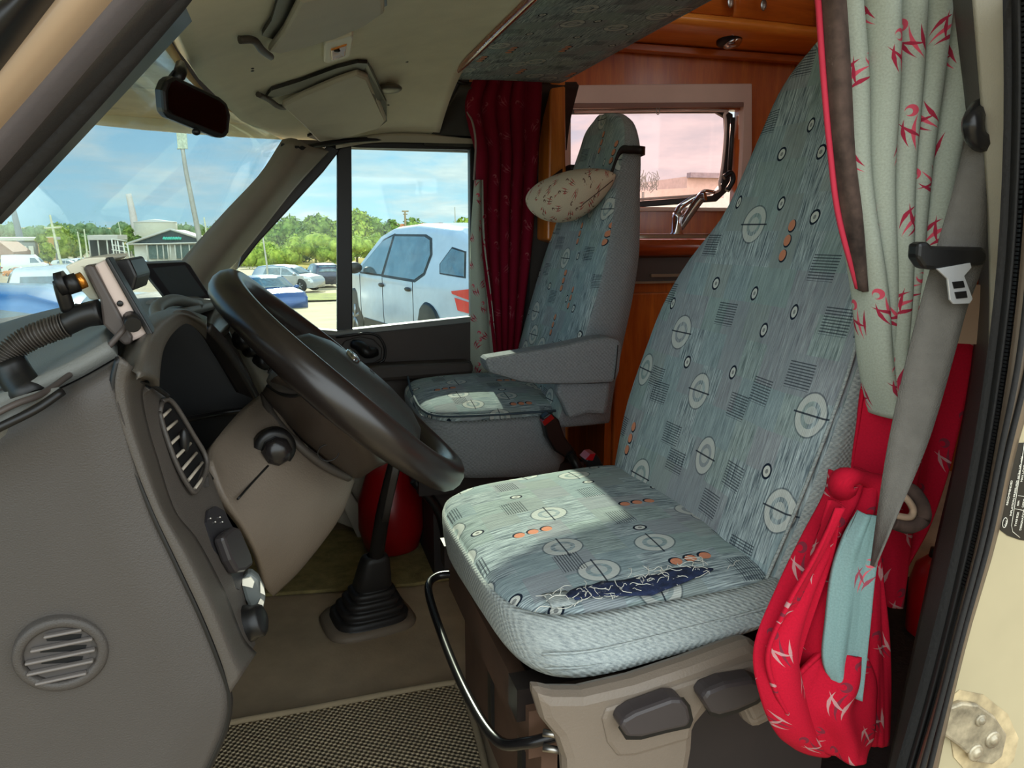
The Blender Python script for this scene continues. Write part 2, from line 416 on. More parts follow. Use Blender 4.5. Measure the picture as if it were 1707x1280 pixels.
# headliner: header curve above the windscreen to the bunk board
HDR = [(.38, -.20, .245), (.70, -.16, .238), (1.0, -.109, .236), (1.4, -.123, .246), (1.8, -.080, .235), (2.0, -.025, .226), (2.1, .019, .22)]
def hdr(y):
    for a, b in zip(HDR, HDR[1:]):
        if a[0] <= y <= b[0]:
            f = (y-a[0])/(b[0]-a[0]); return a[1]+(b[1]-a[1])*f, a[2]+(b[2]-a[2])*f
    q = HDR[0] if y < HDR[0][0] else HDR[-1]; return q[1], q[2]
def ceil(x, y):
    hx, hz = hdr(y); f = max(0, min(1, (x-hx)/(.43-hx)))
    z = hz+(.378-hz)*(1-(1-f)**1.6)
    s = max(0, min(1, (y-1.72)/.44)); return z-(z-.238)*(s**1.8)
def PC(px, py):
    d = ray(px, py); t = .3
    while t < 4:
        p = d*t
        if p.z >= ceil(p.x, min(p.y, 2.15)): return p
        t += .002
    return p
rows = []
for j in range(41):
    y = .38+(2.16-.38)*j/40; hx, hz = hdr(y); r = [Vector((hx-.03, y, hz+.045)), Vector((hx-.012, y, hz+.02))]
    for i in range(25):
        x = hx+(.42-hx)*i/24; r.append(Vector((x, y, ceil(x, y))))
    rows.append(r)
mb = MB(); mb.grid(rows); struct(mb.build('ceiling', HEAD, solid=.012, off=1))
# roof skin above and the overcab bunk floor reaching out over the windscreen
OV = pm('overcab_underside', (196, 178, 140), .7, var=.1, grime=((120, 104, 76), 5, .56))
mb = MB(); mb.box((1.45, 1.3, .99), (1.9, 2.2, .04)); mb.box((-.1, 1.3, .62), (1.5, 2.2, .04)); struct(mb.build('roof', WHITE))
rows = []
for j in range(31):
    y = .1+2.2*j/30; k = abs((y-1.2)/1.1); k = k**6
    rows.append([Vector((-.16+.2*k, y, .30)), Vector((-.5, y, .318)), Vector((-.9, y, .345)), Vector((-1.15+.22*k, y, .40)), Vector((-1.27+.3*k, y, .52)), Vector((-1.15+.3*k, y, .62))])
rows = [catmull(r, 14) for r in rows]
mb = MB(); mb.grid(rows); ov = struct(mb.build('overcab_body', OV, solid=.02, off=1))
mb = MB(); mb.tube([(-1.0, 2.27, .40), (-.55, 2.285, .315), (0, 2.29, .285), (.5, 2.29, .29)], .035, 10, n=14)
mb.tube([(-1.0, .16, .40), (-.55, .12, .315), (-.1, .12, .30)], .03, 10, n=10)
struct(mb.build('overcab_edge_trim', pm('cream_trim', (222, 208, 170), .5, var=.05), ov))
mb = MB()
for x in (-.35, -.62, -.86):
    mb.tube([(x, .3, .305 if x > -.5 else .325), (x-.02, 1.2, .306 if x > -.5 else .33), (x, 2.2, .30 if x > -.5 else .325)], .008, 6, n=8)
struct(mb.build('overcab_seam', OV, ov))
# dark corner trim between headliner and red curtain
mb = MB(); mb.grid([catmull([(.38, 2.14, .235), (.42, 2.10, .30), (.46, 2.03, .372)], 8), catmull([(.56, 2.15, .235), (.56, 2.11, .30), (.58, 2.04, .385)], 8), catmull([(.80, 2.15, .235), (.80, 2.12, .32), (.80, 2.06, .40)], 8)])
struct(mb.build('trim_1', DARKP, solid=.02))
# far body side: strip above the window, lower panel behind the passenger door, rear pillar
mb = MB(); mb.box((.35, 2.22, .30), (.66, .04, .15)); mb.box((.63, 2.22, -.25), (.16, .06, 1.3)); mb.box((-.1, 2.245, .66), (1.6, .03, .66)); mb.box((-.62, 2.22, -.60), (1.6, .05, .62)); mb.box((.2, 2.22, -.62), (1.2, .05, .62))
struct(mb.build('wall_right', PILLD))
# passenger door
door = thing('passenger_door', 'dark grey passenger door with black framed window, beyond the steering wheel', 'door', (.3, 2.16, FL)); door['kind'] = 'structure'; door.name = 'door_1'
for k in ('label', 'category'): del door[k]
pprism('window_divider', [(562, 238), (586, 238), (588, 556), (562, 556)], 2.14, (0, .03, 0), BLACK, door, .003)
pprism('window_frame_top', [(540, 232), (800, 232), (812, 250), (600, 246), (580, 244), (566, 252), (556, 262), (546, 258)], 2.14, (0, .03, 0), BLACK, door, .003)
pprism('window_frame_rear', [(783, 236), (812, 238), (812, 640), (786, 640)], 2.14, (0, .03, 0), BLACK, door, .003)
pprism('window_frame_slope', [(547, 240), (567, 250), (540, 285), (430, 405), (398, 446), (372, 470), (352, 500), (340, 490)], 2.13, (0, .04, 0), BLACK, door, .003)
pprism('window_sill', [(340, 488), (400, 520), (480, 544), (562, 552), (588, 549), (786, 528), (800, 540), (788, 542), (590, 562), (560, 568), (470, 560), (340, 520)], 2.12, (0, .04, 0), pm('sill_grey', (120, 124, 122), .3, var=.05), door, .004)
pprism('door_panel', [(320, 500), (470, 552), (560, 560), (600, 557), (800, 536), (800, 690), (640, 760), (300, 800)], 2.11, (0, .04, 0), pm('door_plastic', (64, 56, 52), .55, var=.06, bs=.2, bscale=600), door, .004)
mb = MB(); mb.tube([Y(560, 562, 2.105), Y(620, 556, 2.105), Y(640, 575, 2.105), Y(640, 600, 2.105), Y(625, 612, 2.105), Y(785, 604, 2.105)], .004, 6, n=24); mb.build('panel_seam', BLACK, door)
pprism('armrest_ledge', [(600, 612), (790, 604), (790, 625), (600, 640)], 2.04, (0, .08, 0), pm('door_plastic', (0, 0, 0)), door, .012)
hd = pprism('handle_recess', [(566, 580), (575, 568), (600, 561), (622, 565), (637, 580), (636, 598), (618, 608), (590, 604), (572, 597)], 2.104, (0, .008, 0), DARKP, door, .003)
mb = MB(); mb.tube([Y(588, 573, 2.095), Y(602, 578, 2.08), Y(612, 588, 2.07), Y(628, 586, 2.08)], lambda t: .012+.006*math.sin(t*3.1), 8, n=10); mb.build('door_handle', BLACK, hd)
# glass
GL = glass('window_glass', (236, 246, 244), .03, .03, (210, 220, 215))
mb = MB(); mb.prism([Y(586, 244, 2.155), Y(790, 242, 2.155), Y(790, 532, 2.155), Y(586, 552, 2.155)], (0, .004, 0)); struct(mb.build('window_1', GL))
mb = MB(); mb.prism([Y(562, 250, 2.155), Y(562, 552, 2.155), Y(480, 550, 2.155), Y(380, 500, 2.155), Y(372, 470, 2.155)], (0, .004, 0)); struct(mb.build('window_2', GL))
# windscreen: sheet between header and cowl
WS = glass('windscreen_glass', (234, 244, 245), .015, .03, (214, 214, 200), .35)
rt = [(-.20, .40, .25), (-.15, 1.0, .245), (-.13, 1.6, .25), (.02, 2.10, .222)]
rb = [(-.36, .40, -.20), (-.52, .9, -.205), (-.46, 1.5, -.20), (-.15, 1.98, -.19)]
sheet('window_3', [rt, [Vector(a).lerp(Vector(b), .5)+Vector((-.015, 0, .01)) for a, b in zip(rt, rb)], rb], WS, thick=.004, nu=12, nv=8)['kind'] = 'structure'
# far A pillar trim
rows = [[Y(478, 243, 2.02), Y(500, 240, 2.0), Y(538, 246, 2.08)], [Y(440, 300, 1.96), Y(458, 300, 1.95), Y(484, 302, 2.05)], [Y(380, 366, 1.92), Y(400, 368, 1.9), Y(430, 370, 2.02)], [Y(314, 440, 1.86), Y(338, 446, 1.84), Y(368, 448, 2.0)], [Y(296, 470, 1.84), Y(312, 495, 1.8), Y(330, 500, 1.98)]]
struct(sheet('trim_2', rows, pm('apillar_trim', (132, 122, 108), .5, var=.05), thick=.02, off=-1))
mb = MB(); mb.tube([Y(476, 243, 2.0), Y(436, 298, 1.95), Y(374, 366, 1.91), Y(310, 440, 1.85), Y(290, 474, 1.83)], .009, 8, n=20)
mb.tube([Y(470, 243, 1.99), Y(500, 247, 1.98), Y(540, 240, 2.06), Y(600, 233, 2.1), Y(700, 228, 2.12), Y(800, 232, 2.12)], .007, 8, n=20)
struct(mb.build('trim_3', BLACK))
# pale trim above the passenger window
struct(sheet('trim_4', [[Y(560, 240, 2.12), Y(620, 226, 2.10), Y(700, 224, 2.1), Y(800, 232, 2.12)], [Y(560, 248, 2.12), Y(620, 236, 2.115), Y(700, 236, 2.115), Y(800, 240, 2.12)]], PILL, thick=.01))
# near A pillar / door frame: several long profiles at the upper left
def strip(name, a, b, y, mat, dep=.05, bev=.006):
    """a, b: two edges (pixel lists) of a long profile, rounded towards the viewer and deep behind"""
    A = catmull([Y(*p, y) for p in a], 24); B = catmull([Y(*q, y) for q in b], 24); mb = MB(); rows = []
    for p, q in zip(A, B):
        w = q-p; o = Vector((0, -1, 0))
        rows.append([p+Vector((0, dep, 0)), p, p+w*.12+o*.008, p+w*.35+o*.013, p+w*.65+o*.013, p+w*.88+o*.008, q, q+Vector((0, dep, 0))])
    V = mb.grid(rows, cu=True); mb.cap(V[0]); mb.cap(V[-1]); return struct(mb.build(name, mat))
strip('trim_5', [(-60, 40), (60, -30), (110, -80)], [(-60, 175), (15, 80), (100, -30)], .36, BLACK)
strip('trim_6', [(-60, 160), (10, 90), (100, -30)], [(-60, 265), (10, 190), (210, -40)], .38, pm('door_frame_paint', (176, 150, 122), .45, var=.04, coat=.2))
strip('trim_7', [(-60, 268), (5, 195), (205, -40)], [(-60, 330), (10, 255), (270, -40)], .40, pm('frame_grey_paint', (98, 92, 94), .5, var=.06, bs=.1))
strip('trim_8', [(-60, 322), (0, 250), (265, -40)], [(-60, 372), (0, 310), (300, -10)], .42, DARKP)
mb = MB(); mb.tube([Y(-40, 368, .43), Y(0, 322, .43), Y(140, 170, .43), Y(250, 45, .43), Y(300, -15, .43), Y(330, -60, .43)], .0065, 8, n=24); struct(mb.build('trim_9', RUBB))
# B pillar: inner trim, ribbed door seal, painted door jamb
def vcol(name, xs_l, xs_r, ys, y0, y1, mat, dep=.03, kind=True, mid=.0):
    rows = [[Y(xl, py, y0) for xl, py in zip(xs_l, ys)], [Y((xl+xr)/2, py, (y0+y1)/2-mid) for xl, xr, py in zip(xs_l, xs_r, ys)], [Y(xr, py, y1) for xr, py in zip(xs_r, ys)]]
    o = sheet(name, rows, mat, nu=24, nv=9, thick=dep, off=1); return struct(o) if kind else o
ysB = (-30, 200, 420, 600, 760, 900, 1050, 1180, 1320)
vcol('trim_10', (1618, 1636, 1648, 1646, 1628, 1606, 1572, 1540, 1500), (1686, 1688, 1680, 1662, 1638, 1614, 1578, 1546, 1505), ysB, .49, .460, PILL, .006)
vcol('trim_11', (1584, 1612, 1632, 1620, 1592, 1560, 1528, 1500, 1470), (1622, 1640, 1652, 1650, 1630, 1610, 1576, 1544, 1504), ysB, .56, .49, PILLD)
seal = vcol('door_seal', (1683, 1684, 1675, 1656, 1632, 1604, 1570, 1536, 1496), (1716, 1716, 1704, 1684, 1658, 1630, 1592, 1558, 1516), ysB, .452, .45, RUBB, .012, False, .012)
tag(seal, 'ribbed black rubber door seal running down the door pillar on the right', 'door seal')
mb = MB()
SE = catmull([Y(x, y, .447) for x, y in zip((1697, 1698, 1688, 1668, 1644, 1616, 1580, 1546, 1506), ysB)], 220)
for i in range(0, 150): 
    p = SE[i]; mb.box(p+Vector((0, -.008, 0)), (.014, .006, .0022))
mb.build('sealing_rib', BLACK, seal)['kind'] = 'stuff'
mb = MB()
for off, r in ((0, .004),):
    mb.tube([Y(x+16+off, y, .445) for x, y in zip((1694, 1696, 1686, 1666, 1642, 1616, 1580, 1546, 1506), ysB)], r, 8, n=40)
mb.build('lip', pm('seal_lip', (58, 52, 46), .4, var=.1), seal)
vcol('trim_12', (1714, 1714, 1702, 1682, 1656, 1628, 1590, 1556, 1514), (1776, 1772, 1756, 1736, 1692, 1662, 1618, 1586, 1556), ysB, .434, .430, pm('jamb_bronze', (84, 71, 58), .35, var=.1, coat=.3), .006, True, .006)
mb = MB()
for k_ in (.30, .62): mb.tube([Y(l+(r-l)*k_, y, .4245) for l, r, y in zip((1714, 1714, 1702, 1682, 1656, 1628, 1590, 1556, 1514), (1776, 1772, 1756, 1736, 1692, 1662, 1618, 1586, 1556), ysB)], .0022, 6, n=40)
struct(mb.build('trim_17', RUBB))
jy = .436
jamb = [(1766, -30), (1748, 420), (1726, 600), (1684, 760), (1652, 900), (1608, 1050), (1578, 1180), (1545, 1330), (2200, 1330), (2200, -30)]
mb = MB(); mb.prism([Y(*p, jy) for p in jamb], (0, .006, 0)); struct(mb.build('wall_left', CREAM))
# living area side wall behind the B pillar (blocks the daylight)
mb = MB(); mb.box((1.35, .45, .05), (1.2, .03, 1.9)); mb.box((2.3, 1.3, .05), (.04, 2.0, 1.9)); struct(mb.build('wall_rear', WOODV))
mb = MB(); mb.box((.47, .455, .36), (1.0, .04, .2)); struct(mb.build('trim_13', PILL))
mb = MB(); mb.box((.55, 1.25, .50), (.05, 1.9, .20)); struct(mb.build('trim_14', WOODV))
# lower front bulkhead and sill
mb = MB(); mb.box((-.62, 1.3, -.55), (.04, 1.8, .66)); mb.box((-.35, .52, -.72), (.5, .05, .3)); struct(mb.build('wall_front', DARKP))
# passenger footwell kick panels (pale grey) seen under the column
struct(pprism('trim_15', [(560, 800), (640, 775), (660, 775), (650, 905), (622, 895), (560, 870)], 2.08, (0, .02, 0), pm('kick_panel', (150, 140, 124), .6, var=.05), bevel=.004))
struct(pprism('trim_16', [(556, 812), (575, 806), (640, 905), (600, 905)], 2.03, (0, .03, 0), pm('kick_panel_light', (164, 154, 138), .6, var=.05), bevel=.004))
# ================================================================== FLOOR COVERINGS
def flat(name, pix, z, th, mat, bev=.004):
    mb = MB(); mb.prism([Z(px, py, z) for px, py in pix], (0, 0, -th)); return mb.build(name, mat, bevel=bev)
def woven():
    m, nt, b = newmat('woven_mat', .95, 0, .1); x, y, z = sep(nt, coords(nt))
    xr = x*.97+y*.22; yr = y*.97-x*.22
    h = ((xr*560.).sin()*(yr*560.).sin()); n = noi(nt, coords(nt), 14, 4)
    col = mixc(nt, (h*1.2+.45).cl(), lin((84, 72, 58)), lin((206, 186, 150))); col = mixc(nt, (n-.35).cl(), col, lin((120, 108, 88)))
    nt.links.new(col, b.inputs['Base Color']); bump(nt, b, h, .8, .003); return m
WOV = woven()
m1 = flat('floor_mat', [(200, 1260), (340, 1216), (520, 1182), (740, 1142), (760, 1142), (772, 1152), (800, 1250), (830, 1400), (300, 1420), (120, 1400)], FL+.014, .010, WOV, .004)
tag(m1, 'beige woven floor mat with bound edge in front of the driver seat', 'floor mat')
mb = MB(); mb.tube([Z(px, py, FL+.016) for px, py in ((200, 1258), (340, 1214), (520, 1180), (738, 1140), (764, 1144), (776, 1160), (803, 1250), (833, 1400))], .006, 8, n=40); mb.build('binding', pm('mat_binding', (140, 124, 98), .95, var=.1, bs=.5), m1)
m2 = flat('carpet', [(380, 900), (620, 876), (700, 870), (760, 960), (690, 972), (462, 988), (380, 994)], FL+.012, .010, pm('carpet_beige', (128, 114, 72), .98, var=.16, vs_=30, bs=.7, bscale=260))
tag(m2, 'beige carpet piece in the far footwell beyond the gear lever', 'carpet')
m3 = flat('entry_mat', [(1380, 960), (1560, 960), (1560, 1400), (1100, 1400), (1250, 1200)], FL+.012, .010, pm('dark_mat', (30, 28, 26), .9, var=.3, vs_=40, bs=.9, bscale=110))
tag(m3, 'dark woven mat on the floor behind the driver seat', 'floor mat')
# ================================================================== DASHBOARD
dash = thing('dashboard', 'grey plastic dashboard with round side vent and black instrument binnacle', 'dashboard', (-.3, .9, FL))
yA = .55
# end cap: polygon with a rounded outline, slightly bulged
edge_r = [(196, 596), (186, 640), (190, 690), (212, 760), (248, 850), (290, 940), (332, 1030), (362, 1105), (379, 1160), (372, 1215), (340, 1290), (300, 1380)]
edge_t = [(-160, 800), (-60, 735), (20, 700), (90, 665), (140, 640), (170, 622)]
def lerp2(a, b, t): return tuple(a[i]+(b[i]-a[i])*t for i in range(len(a)))
rows = []
lft = [(-160, 800), (-160, 860), (-160, 900), (-160, 940), (-160, 1000), (-160, 1060), (-160, 1120), (-160, 1180), (-160, 1240), (-160, 1300), (-160, 1350), (-160, 1400)]
tps = [(-160, 760), (-60, 700), (20, 650), (110, 606), (196, 580)]
cols_ = 9
for j, (l, r) in enumerate(zip(lft, edge_r)):
    row = []
    for i in range(cols_):
        t = i/(cols_-1); x = l[0]+(r[0]-l[0])*t
        # blend the first rows to the curved top edge
        py = l[1]+(r[1]-l[1])*t
        if j < 4:
            tx = [(-160, 760), (-60, 716), (20, 684), (90, 652), (140, 628), (196, 596)]
            for a, b in zip(tx, tx[1:]):
                if a[0] <= x <= b[0]: ty = a[1]+(b[1]-a[1])*(x-a[0])/(b[0]-a[0])
            if x > 196: ty = 596
            py = ty+(py-ty)*(j/4) if j else ty
        yy = yA + (.035 if j == 0 else (.008 if j == 1 else 0)) + (.006 if i == cols_-1 else 0)
        row.append(Y(x, py, yy))
    rows.append(row)
sheet('end_panel', rows, DASH, dash, nu=40, nv=50, thick=.012, off=1)
# dark seam beside the end panel
mb = MB(); mb.tube([Y(x+3, y, yA+.008) for x, y in edge_r], .0028, 6, n=50); mb.build('seam', BLACK, dash)
# top pad: from the cowl to the hood
rows = [[Y(-160, 760, .58), Y(-60, 712, .58), Y(20, 682, .58), Y(90, 650, .58), Y(140, 626, .58), Y(196, 594, .585)],
        [Y(-160, 700, .70), Y(-60, 668, .70), Y(20, 640, .70), Y(90, 612, .70), Y(150, 584, .70), Y(205, 560, .66)],
        [(-.42, .95, -.155), (-.36, .95, -.135), (-.30, .95, -.125), (-.25, .95, -.118), (-.2, .95, -.112), (-.15, .95, -.108)],
        [(-.50, 1.3, -.17), (-.42, 1.3, -.15), (-.35, 1.3, -.13), (-.28, 1.3, -.125), (-.22, 1.3, -.12), (-.12, 1.3, -.125)],
        [(-.50, 2.08, -.19), (-.42, 2.08, -.18), (-.35, 2.08, -.165), (-.28, 2.08, -.16), (-.22, 2.08, -.165), (-.12, 2.08, -.18)]]
sheet('top_pad', rows, pm('dash_top', (104, 104, 99), .5, var=.04, bs=.25, bscale=900), dash, nu=30, nv=40, thick=.012, off=-1)
# windscreen side shelf of the dash and black cowl
mb = MB(); mb.grid([catmull([(-.86, .48, -.235), (-.60, .5, -.19), (-.38, .56, -.145)], 6), catmull([(-.9, 1.1, -.235), (-.7, 1.1, -.20), (-.42, 1.1, -.165)], 6), catmull([(-.8, 2.1, -.235), (-.65, 2.1, -.215), (-.45, 2.1, -.19)], 6)])
mb.build('cowl', RUBB, dash, solid=.01, off=-1)
# rail lying along the top of the end panel (plastic ledge)
pad = sheet('side_ledge', [[Y(-160, 770, .52), Y(-60, 708, .52), Y(0, 672, .52), Y(60, 652, .535), Y(98, 645, .548)], [Y(-160, 800, .51), Y(-60, 738, .51), Y(0, 706, .51), Y(60, 672, .53), Y(101, 648, .547)]], pm('dash_top', (0, 0, 0)), dash, nu=16, nv=6, thick=.012, off=1, bevel=.003)
mb = MB(); mb.tube([Y(-160, 806, .508), Y(-60, 744, .508), Y(0, 712, .508), Y(60, 682, .518), Y(104, 652, .53)], .003, 6, n=20); mb.build('ledge_seam', BLACK, pad)
mb = MB(); mb.prism([Y(-20, 658, .60), Y(14, 640, .60), Y(12, 652, .60), Y(-20, 670, .60)], (0, -.004, 0)); mb.build('demister_slot', BLACK, dash)
# facing strip between the seam and the bezel
sR = [(200, 596), (192, 640), (198, 690), (220, 760), (256, 850), (298, 940), (340, 1030), (370, 1105), (384, 1155)]
sB = [(250, 632), (238, 655), (246, 705), (262, 760), (292, 850), (330, 900), (375, 985), (405, 1060), (428, 1088)]
rows = [[Y(*p, yA+.005) for p in sR], [Y((p[0]+q[0])/2, (p[1]+q[1])/2, yA+.012) for p, q in zip(sR, sB)], [Y(*q, yA+.055) for q in sB]]
sheet('facing_strip', rows, pm('dash_strip', (70, 64, 58), .45, var=.03, bs=.2, bscale=900), dash, nu=40, nv=9, thick=.008, off=1)
mb = MB(); mb.tube([Y(196, 632, yA+.01), Y(215, 632, yA+.02), Y(250, 640, yA+.06), Y(280, 660, yA+.10)], .0018, 6, n=16); mb.build('seam', BLACK, dash)
# bezel with air vent and lamp switch
bL = [(250, 650), (238, 662), (240, 705), (258, 765), (290, 850), (330, 915), (375, 990), (404, 1060), (420, 1086)]
bR = [(262, 642), (285, 665), (312, 715), (342, 770), (365, 825), (388, 885), (407, 945), (417, 1005), (426, 1074)]
def bez(t, s):
    a = catmull([Y(*p, yA+.055) for p in bL], 60)[int(t*59)]; b = catmull([Y(*q, yA+.13) for q in bR], 60)[int(t*59)]; return a.lerp(b, s)
rows = [[Y(*p, yA+.055) for p in bL], [Y(*q, yA+.13) for q in bR]]
bz = sheet('bezel', rows, DASHM, dash, nu=40, nv=8, thick=.01, off=1, bevel=.002)
bn = (bez(.5, 1)-bez(.5, 0)).cross(bez(.8, 0)-bez(.2, 0)).normalized()
if bn.y > 0: bn = -bn
def PB(px, py, lift=0):     # pixel onto the bezel plane
    d = ray(px, py); p0 = bez(.5, .5); return d*(p0.dot(bn)/d.dot(bn)) + bn*lift
vent = MB(); vent.prism([PB(*p, .0025) for p in ((262, 672), (272, 668), (286, 680), (312, 722), (336, 770), (334, 778), (318, 818), (306, 810), (284, 770), (266, 720), (258, 690))], -bn*.002)
vt = vent.build('air_vent', VOID, dash)
mb = MB(); oc = [PB(*p, .004) for p in ((262, 672), (272, 668), (286, 680), (312, 722), (338, 772), (320, 820), (306, 812), (284, 770), (266, 720), (258, 690))]
mb.tube(oc, .0022, 6, n=50, closed=False); mb.tube([oc[-1], oc[0]], .0022, 6); mb.build('vent_rim', DASHM, vt)
for a, b in (((261, 699), (276, 685)), ((267, 721), (287, 704)), ((275, 744), (299, 722)), ((284, 766), (310, 741)), ((295, 786), (320, 757)), ((306, 803), (330, 773)), ((317, 817), (338, 789))):
    mb = MB(); mb.tube([PB(*a, .004), PB(*b, .004)], .0014, 6); mb.build('louvre', pm('louvre_grey', (150, 140, 126), .3, var=.03), vt)
mb = MB(); mb.ell(PB(296, 738, .006), [bn*.004, Vector((0, 0, .011)), bn.cross(Vector((0, 0, 1)))*.005]); mb.build('vent_wheel', BLACK, vt)
mb = MB(); mb.box(PB(338, 803, .002), (.006, .004, .009)); mb.build('small_button', DARKP, dash)
lsw = MB(); lsw.prism([PB(*p, .003) for p in ((339, 872), (342, 852), (354, 845), (368, 852), (384, 882), (396, 925), (400, 962), (394, 984), (382, 980), (364, 952), (348, 912))], -bn*.002); lsw = lsw.build('light_switch', pm('switch_face', (40, 38, 40), .35, var=.05), dash)
mb = MB(); mb.prism([PB(*p, .004) for p in ((346, 902), (352, 894), (366, 884), (376, 886), (396, 932), (399, 948), (386, 958), (372, 960), (360, 940))], bn*.010); mb.build('switch_knob', pm('switch_knob', (48, 44, 44), .3, var=.05), lsw, bevel=.003)
for a in ((344, 866), (352, 872), (360, 864), (364, 872)):
    mb = MB(); mb.ell(PB(*a, .0035), [Vector((.0012, 0, 0)), Vector((0, .001, 0)), Vector((0, 0, .0012))]); mb.build('symbol', STEEL, lsw)
# round side vent in the end panel
vc = Y(101, 1087, yA-.001); vn = Vector((.12, -1, -.03)).normalized(); vx = Vector((1, .12, 0)).normalized(); vz = vn.cross(vx)*-1
def PV(px, py, lift): d = ray(px, py); return d*(vc.dot(vn)/d.dot(vn))+vn*lift
rim = MB()
rim.grid([[PV(101+math.cos(a)*rx, 1087+math.sin(a)*ry+math.cos(a)*-6, l) for a in [2*math.pi*k/40 for k in range(40)]] for rx, ry, l in ((82, 62, -.004), (81, 61, .003), (77, 58, .0048), (66, 49, .0052), (62, 45, .0035), (60, 44, -.001))], cu=True)
rv = rim.build('side_vent_ring', DASH, dash)
mb = MB(); mb.prism([PV(101+math.cos(a)*61, 1085+math.sin(a)*45+math.cos(a)*-5, .0012) for a in [2*math.pi*k/32 for k in range(32)]], -vn*.003); vb = mb.build('vent_bowl', pm('vent_inner', (72, 67, 64), .5, var=.05), rv)
for a, b, c, d in ((76, 1058, 137, 1055), (65, 1077, 145, 1073), (67, 1096, 139, 1092)):
    mb = MB(); mb.prism([PV(a, b, .0016), PV(c, d, .0016), PV(c-3, d+9, .0016), PV(a+3, b+9, .0016)], -vn*.002); mb.build('vent_slot', VOID, vb)
for a, b, c, d in ((74, 1052, 138, 1048), (52, 1071, 156, 1067), (43, 1091, 160, 1086), (46, 1109, 157, 1104), (60, 1127, 146, 1122)):
    mb = MB(); mb.box((PV(a, b, .004)+PV(c, d, .004))/2, ((PV(a, b, 0)-PV(c, d, 0)).length, .005, .0022), Matrix.Rotation(math.radians(-1), 3, 'Y') @ Matrix.Rotation(math.atan2(vx.y, vx.x), 3, 'Z')); mb.build('vent_fin', pm('vent_fin', (104, 97, 92), .45, var=.03), rv, bevel=.001)
# instrument binnacle hood
h0 = [(198, 612), (203, 588), (222, 550), (245, 528), (275, 516), (300, 514), (325, 520), (345, 528)]
h1 = [(260, 630), (262, 604), (268, 572), (282, 548), (300, 532), (312, 530), (330, 540), (345, 552)]
h2 = [(266, 644), (268, 612), (274, 580), (288, 556), (304, 542), (314, 540), (326, 548), (344, 566)]
ydh = [.56, .58, .60, .64, .70, .74, .80, .86]
rows = [[Y(*p, d) for p, d in zip(h0, [.60, .62, .66, .70, .78, .84, .90, .96])], [Y(*lerp2(p, q, .5), d-.01) for p, q, d in zip(h0, h1, ydh)], [Y(*p, d+.02) for p, d in zip(h1, ydh)], [Y(*p, d+.04) for p, d in zip(h2, ydh)]]
sheet('binnacle_hood', rows, pm('hood_plastic', (74, 69, 62), .45, var=.04, bs=.2, bscale=900), dash, nu=40, nv=18, thick=.006, off=1)
# inner edge of the opening: right lip and black inside
rows = [[Y(345, 552, .88), Y(372, 580, .92), Y(402, 622, .98), Y(428, 668, 1.02), Y(434, 690, 1.02)], [Y(330, 548, .90), Y(352, 584, .96), Y(380, 630, 1.0), Y(408, 680, 1.04), Y(420, 710, 1.04)]]
sheet('binnacle_lip', rows, DARKP, dash, nu=24, nv=6, thick=.01, off=1)
mb = MB(); mb.prism([Y(*p, 1.02) for p in ((250, 640), (262, 560), (300, 530), (340, 545), (378, 590), (412, 650), (440, 700), (400, 760), (350, 860), (300, 800), (262, 700))], (-.12, .02, .02)); mb.build('instrument_panel', VOID, dash)
mb = MB(); mb.grid([[Y(262, 650, .66), Y(290, 700, .68), Y(320, 755, .70), Y(352, 800, .72)], [Y(250, 660, .95), Y(290, 710, 1.0), Y(330, 760, 1.02), Y(360, 800, 1.02)]]); mb.build('binnacle_floor', VOID, dash, solid=.004)
mb = MB(); mb.tube([Y(272, 690, .90), Y(300, 700, .93), Y(360, 690, 1.0), Y(420, 682, 1.01)], .004, 6, n=12); mb.build('instrument_ledge', BLACK, dash)
# body of the dash behind all facings
mb = MB(); mb.prism([(-.62, .60, -.24), (-.30, .60, -.17), (-.20, .60, -.20), (-.16, .60, -.40), (-.22, .60, -.66), (-.62, .60, -.66)], (0, .10, 0))
mb.prism([(-.62, .60, -.24), (-.34, .60, -.19), (-.30, .60, -.25), (-.30, .60, -.50), (-.40, .60, -.66), (-.62, .60, -.66)], (0, 1.5, 0)); mb.build('core', BLACK, dash)
# lower cover with ignition-side knob
lc = [[(440, 660, .96), (400, 690, .92), (352, 742, .84), (346, 772, .80)], [(458, 676, .93), (430, 730, .88), (392, 800, .82), (368, 830, .79)], [(480, 715, .91), (470, 770, .87), (430, 850, .82), (402, 880, .80)], [(530, 770, .92), (520, 820, .89), (470, 900, .85), (425, 925, .82)], [(580, 792, .95), (560, 850, .93), (500, 930, .90), (440, 975, .87)], [(586, 800, .98), (560, 862, .97), (500, 942, .95), (452, 990, .93)]]
lcov = sheet('lower_cover', [[Y(*p) for p in r] for r in lc], pm('lower_cover', (108, 96, 84), .5, var=.05, bs=.35, bscale=420), dash, nu=26, nv=26, thick=.01, off=0)
mb = MB(); mb.tube([Y(441, 657, .945), Y(452, 690, .915), Y(490, 735, .895), Y(540, 775, .905), Y(582, 796, .93)], .0055, 8, n=24); mb.build('cover_edge', DASHM, lcov)
mb = MB(); mb.tube([Y(447, 776, .85), Y(420, 805, .823), Y(396, 832, .79)], .0013, 5, n=8); mb.build('seam', BLACK, lcov)
mb = MB(); k0 = Y(458, 748, .868); kn = Vector((.25, -.95, -.1)).normalized(); mb.lathe(k0, kn, [(-.01, .024), (.002, .024), (.004, .019), (.004, .001)]); kb = mb.build('knob_socket', BLACK, lcov)
mb = MB(); mb.lathe(k0+kn*.004, kn+Vector((0, 0, .15)), [(0, .017), (.010, .0165), (.014, .013), (.016, .008), (.0165, .001)], 8); mb.build('knob', pm('knob_dark', (30, 27, 27), .25, var=.1), kb)
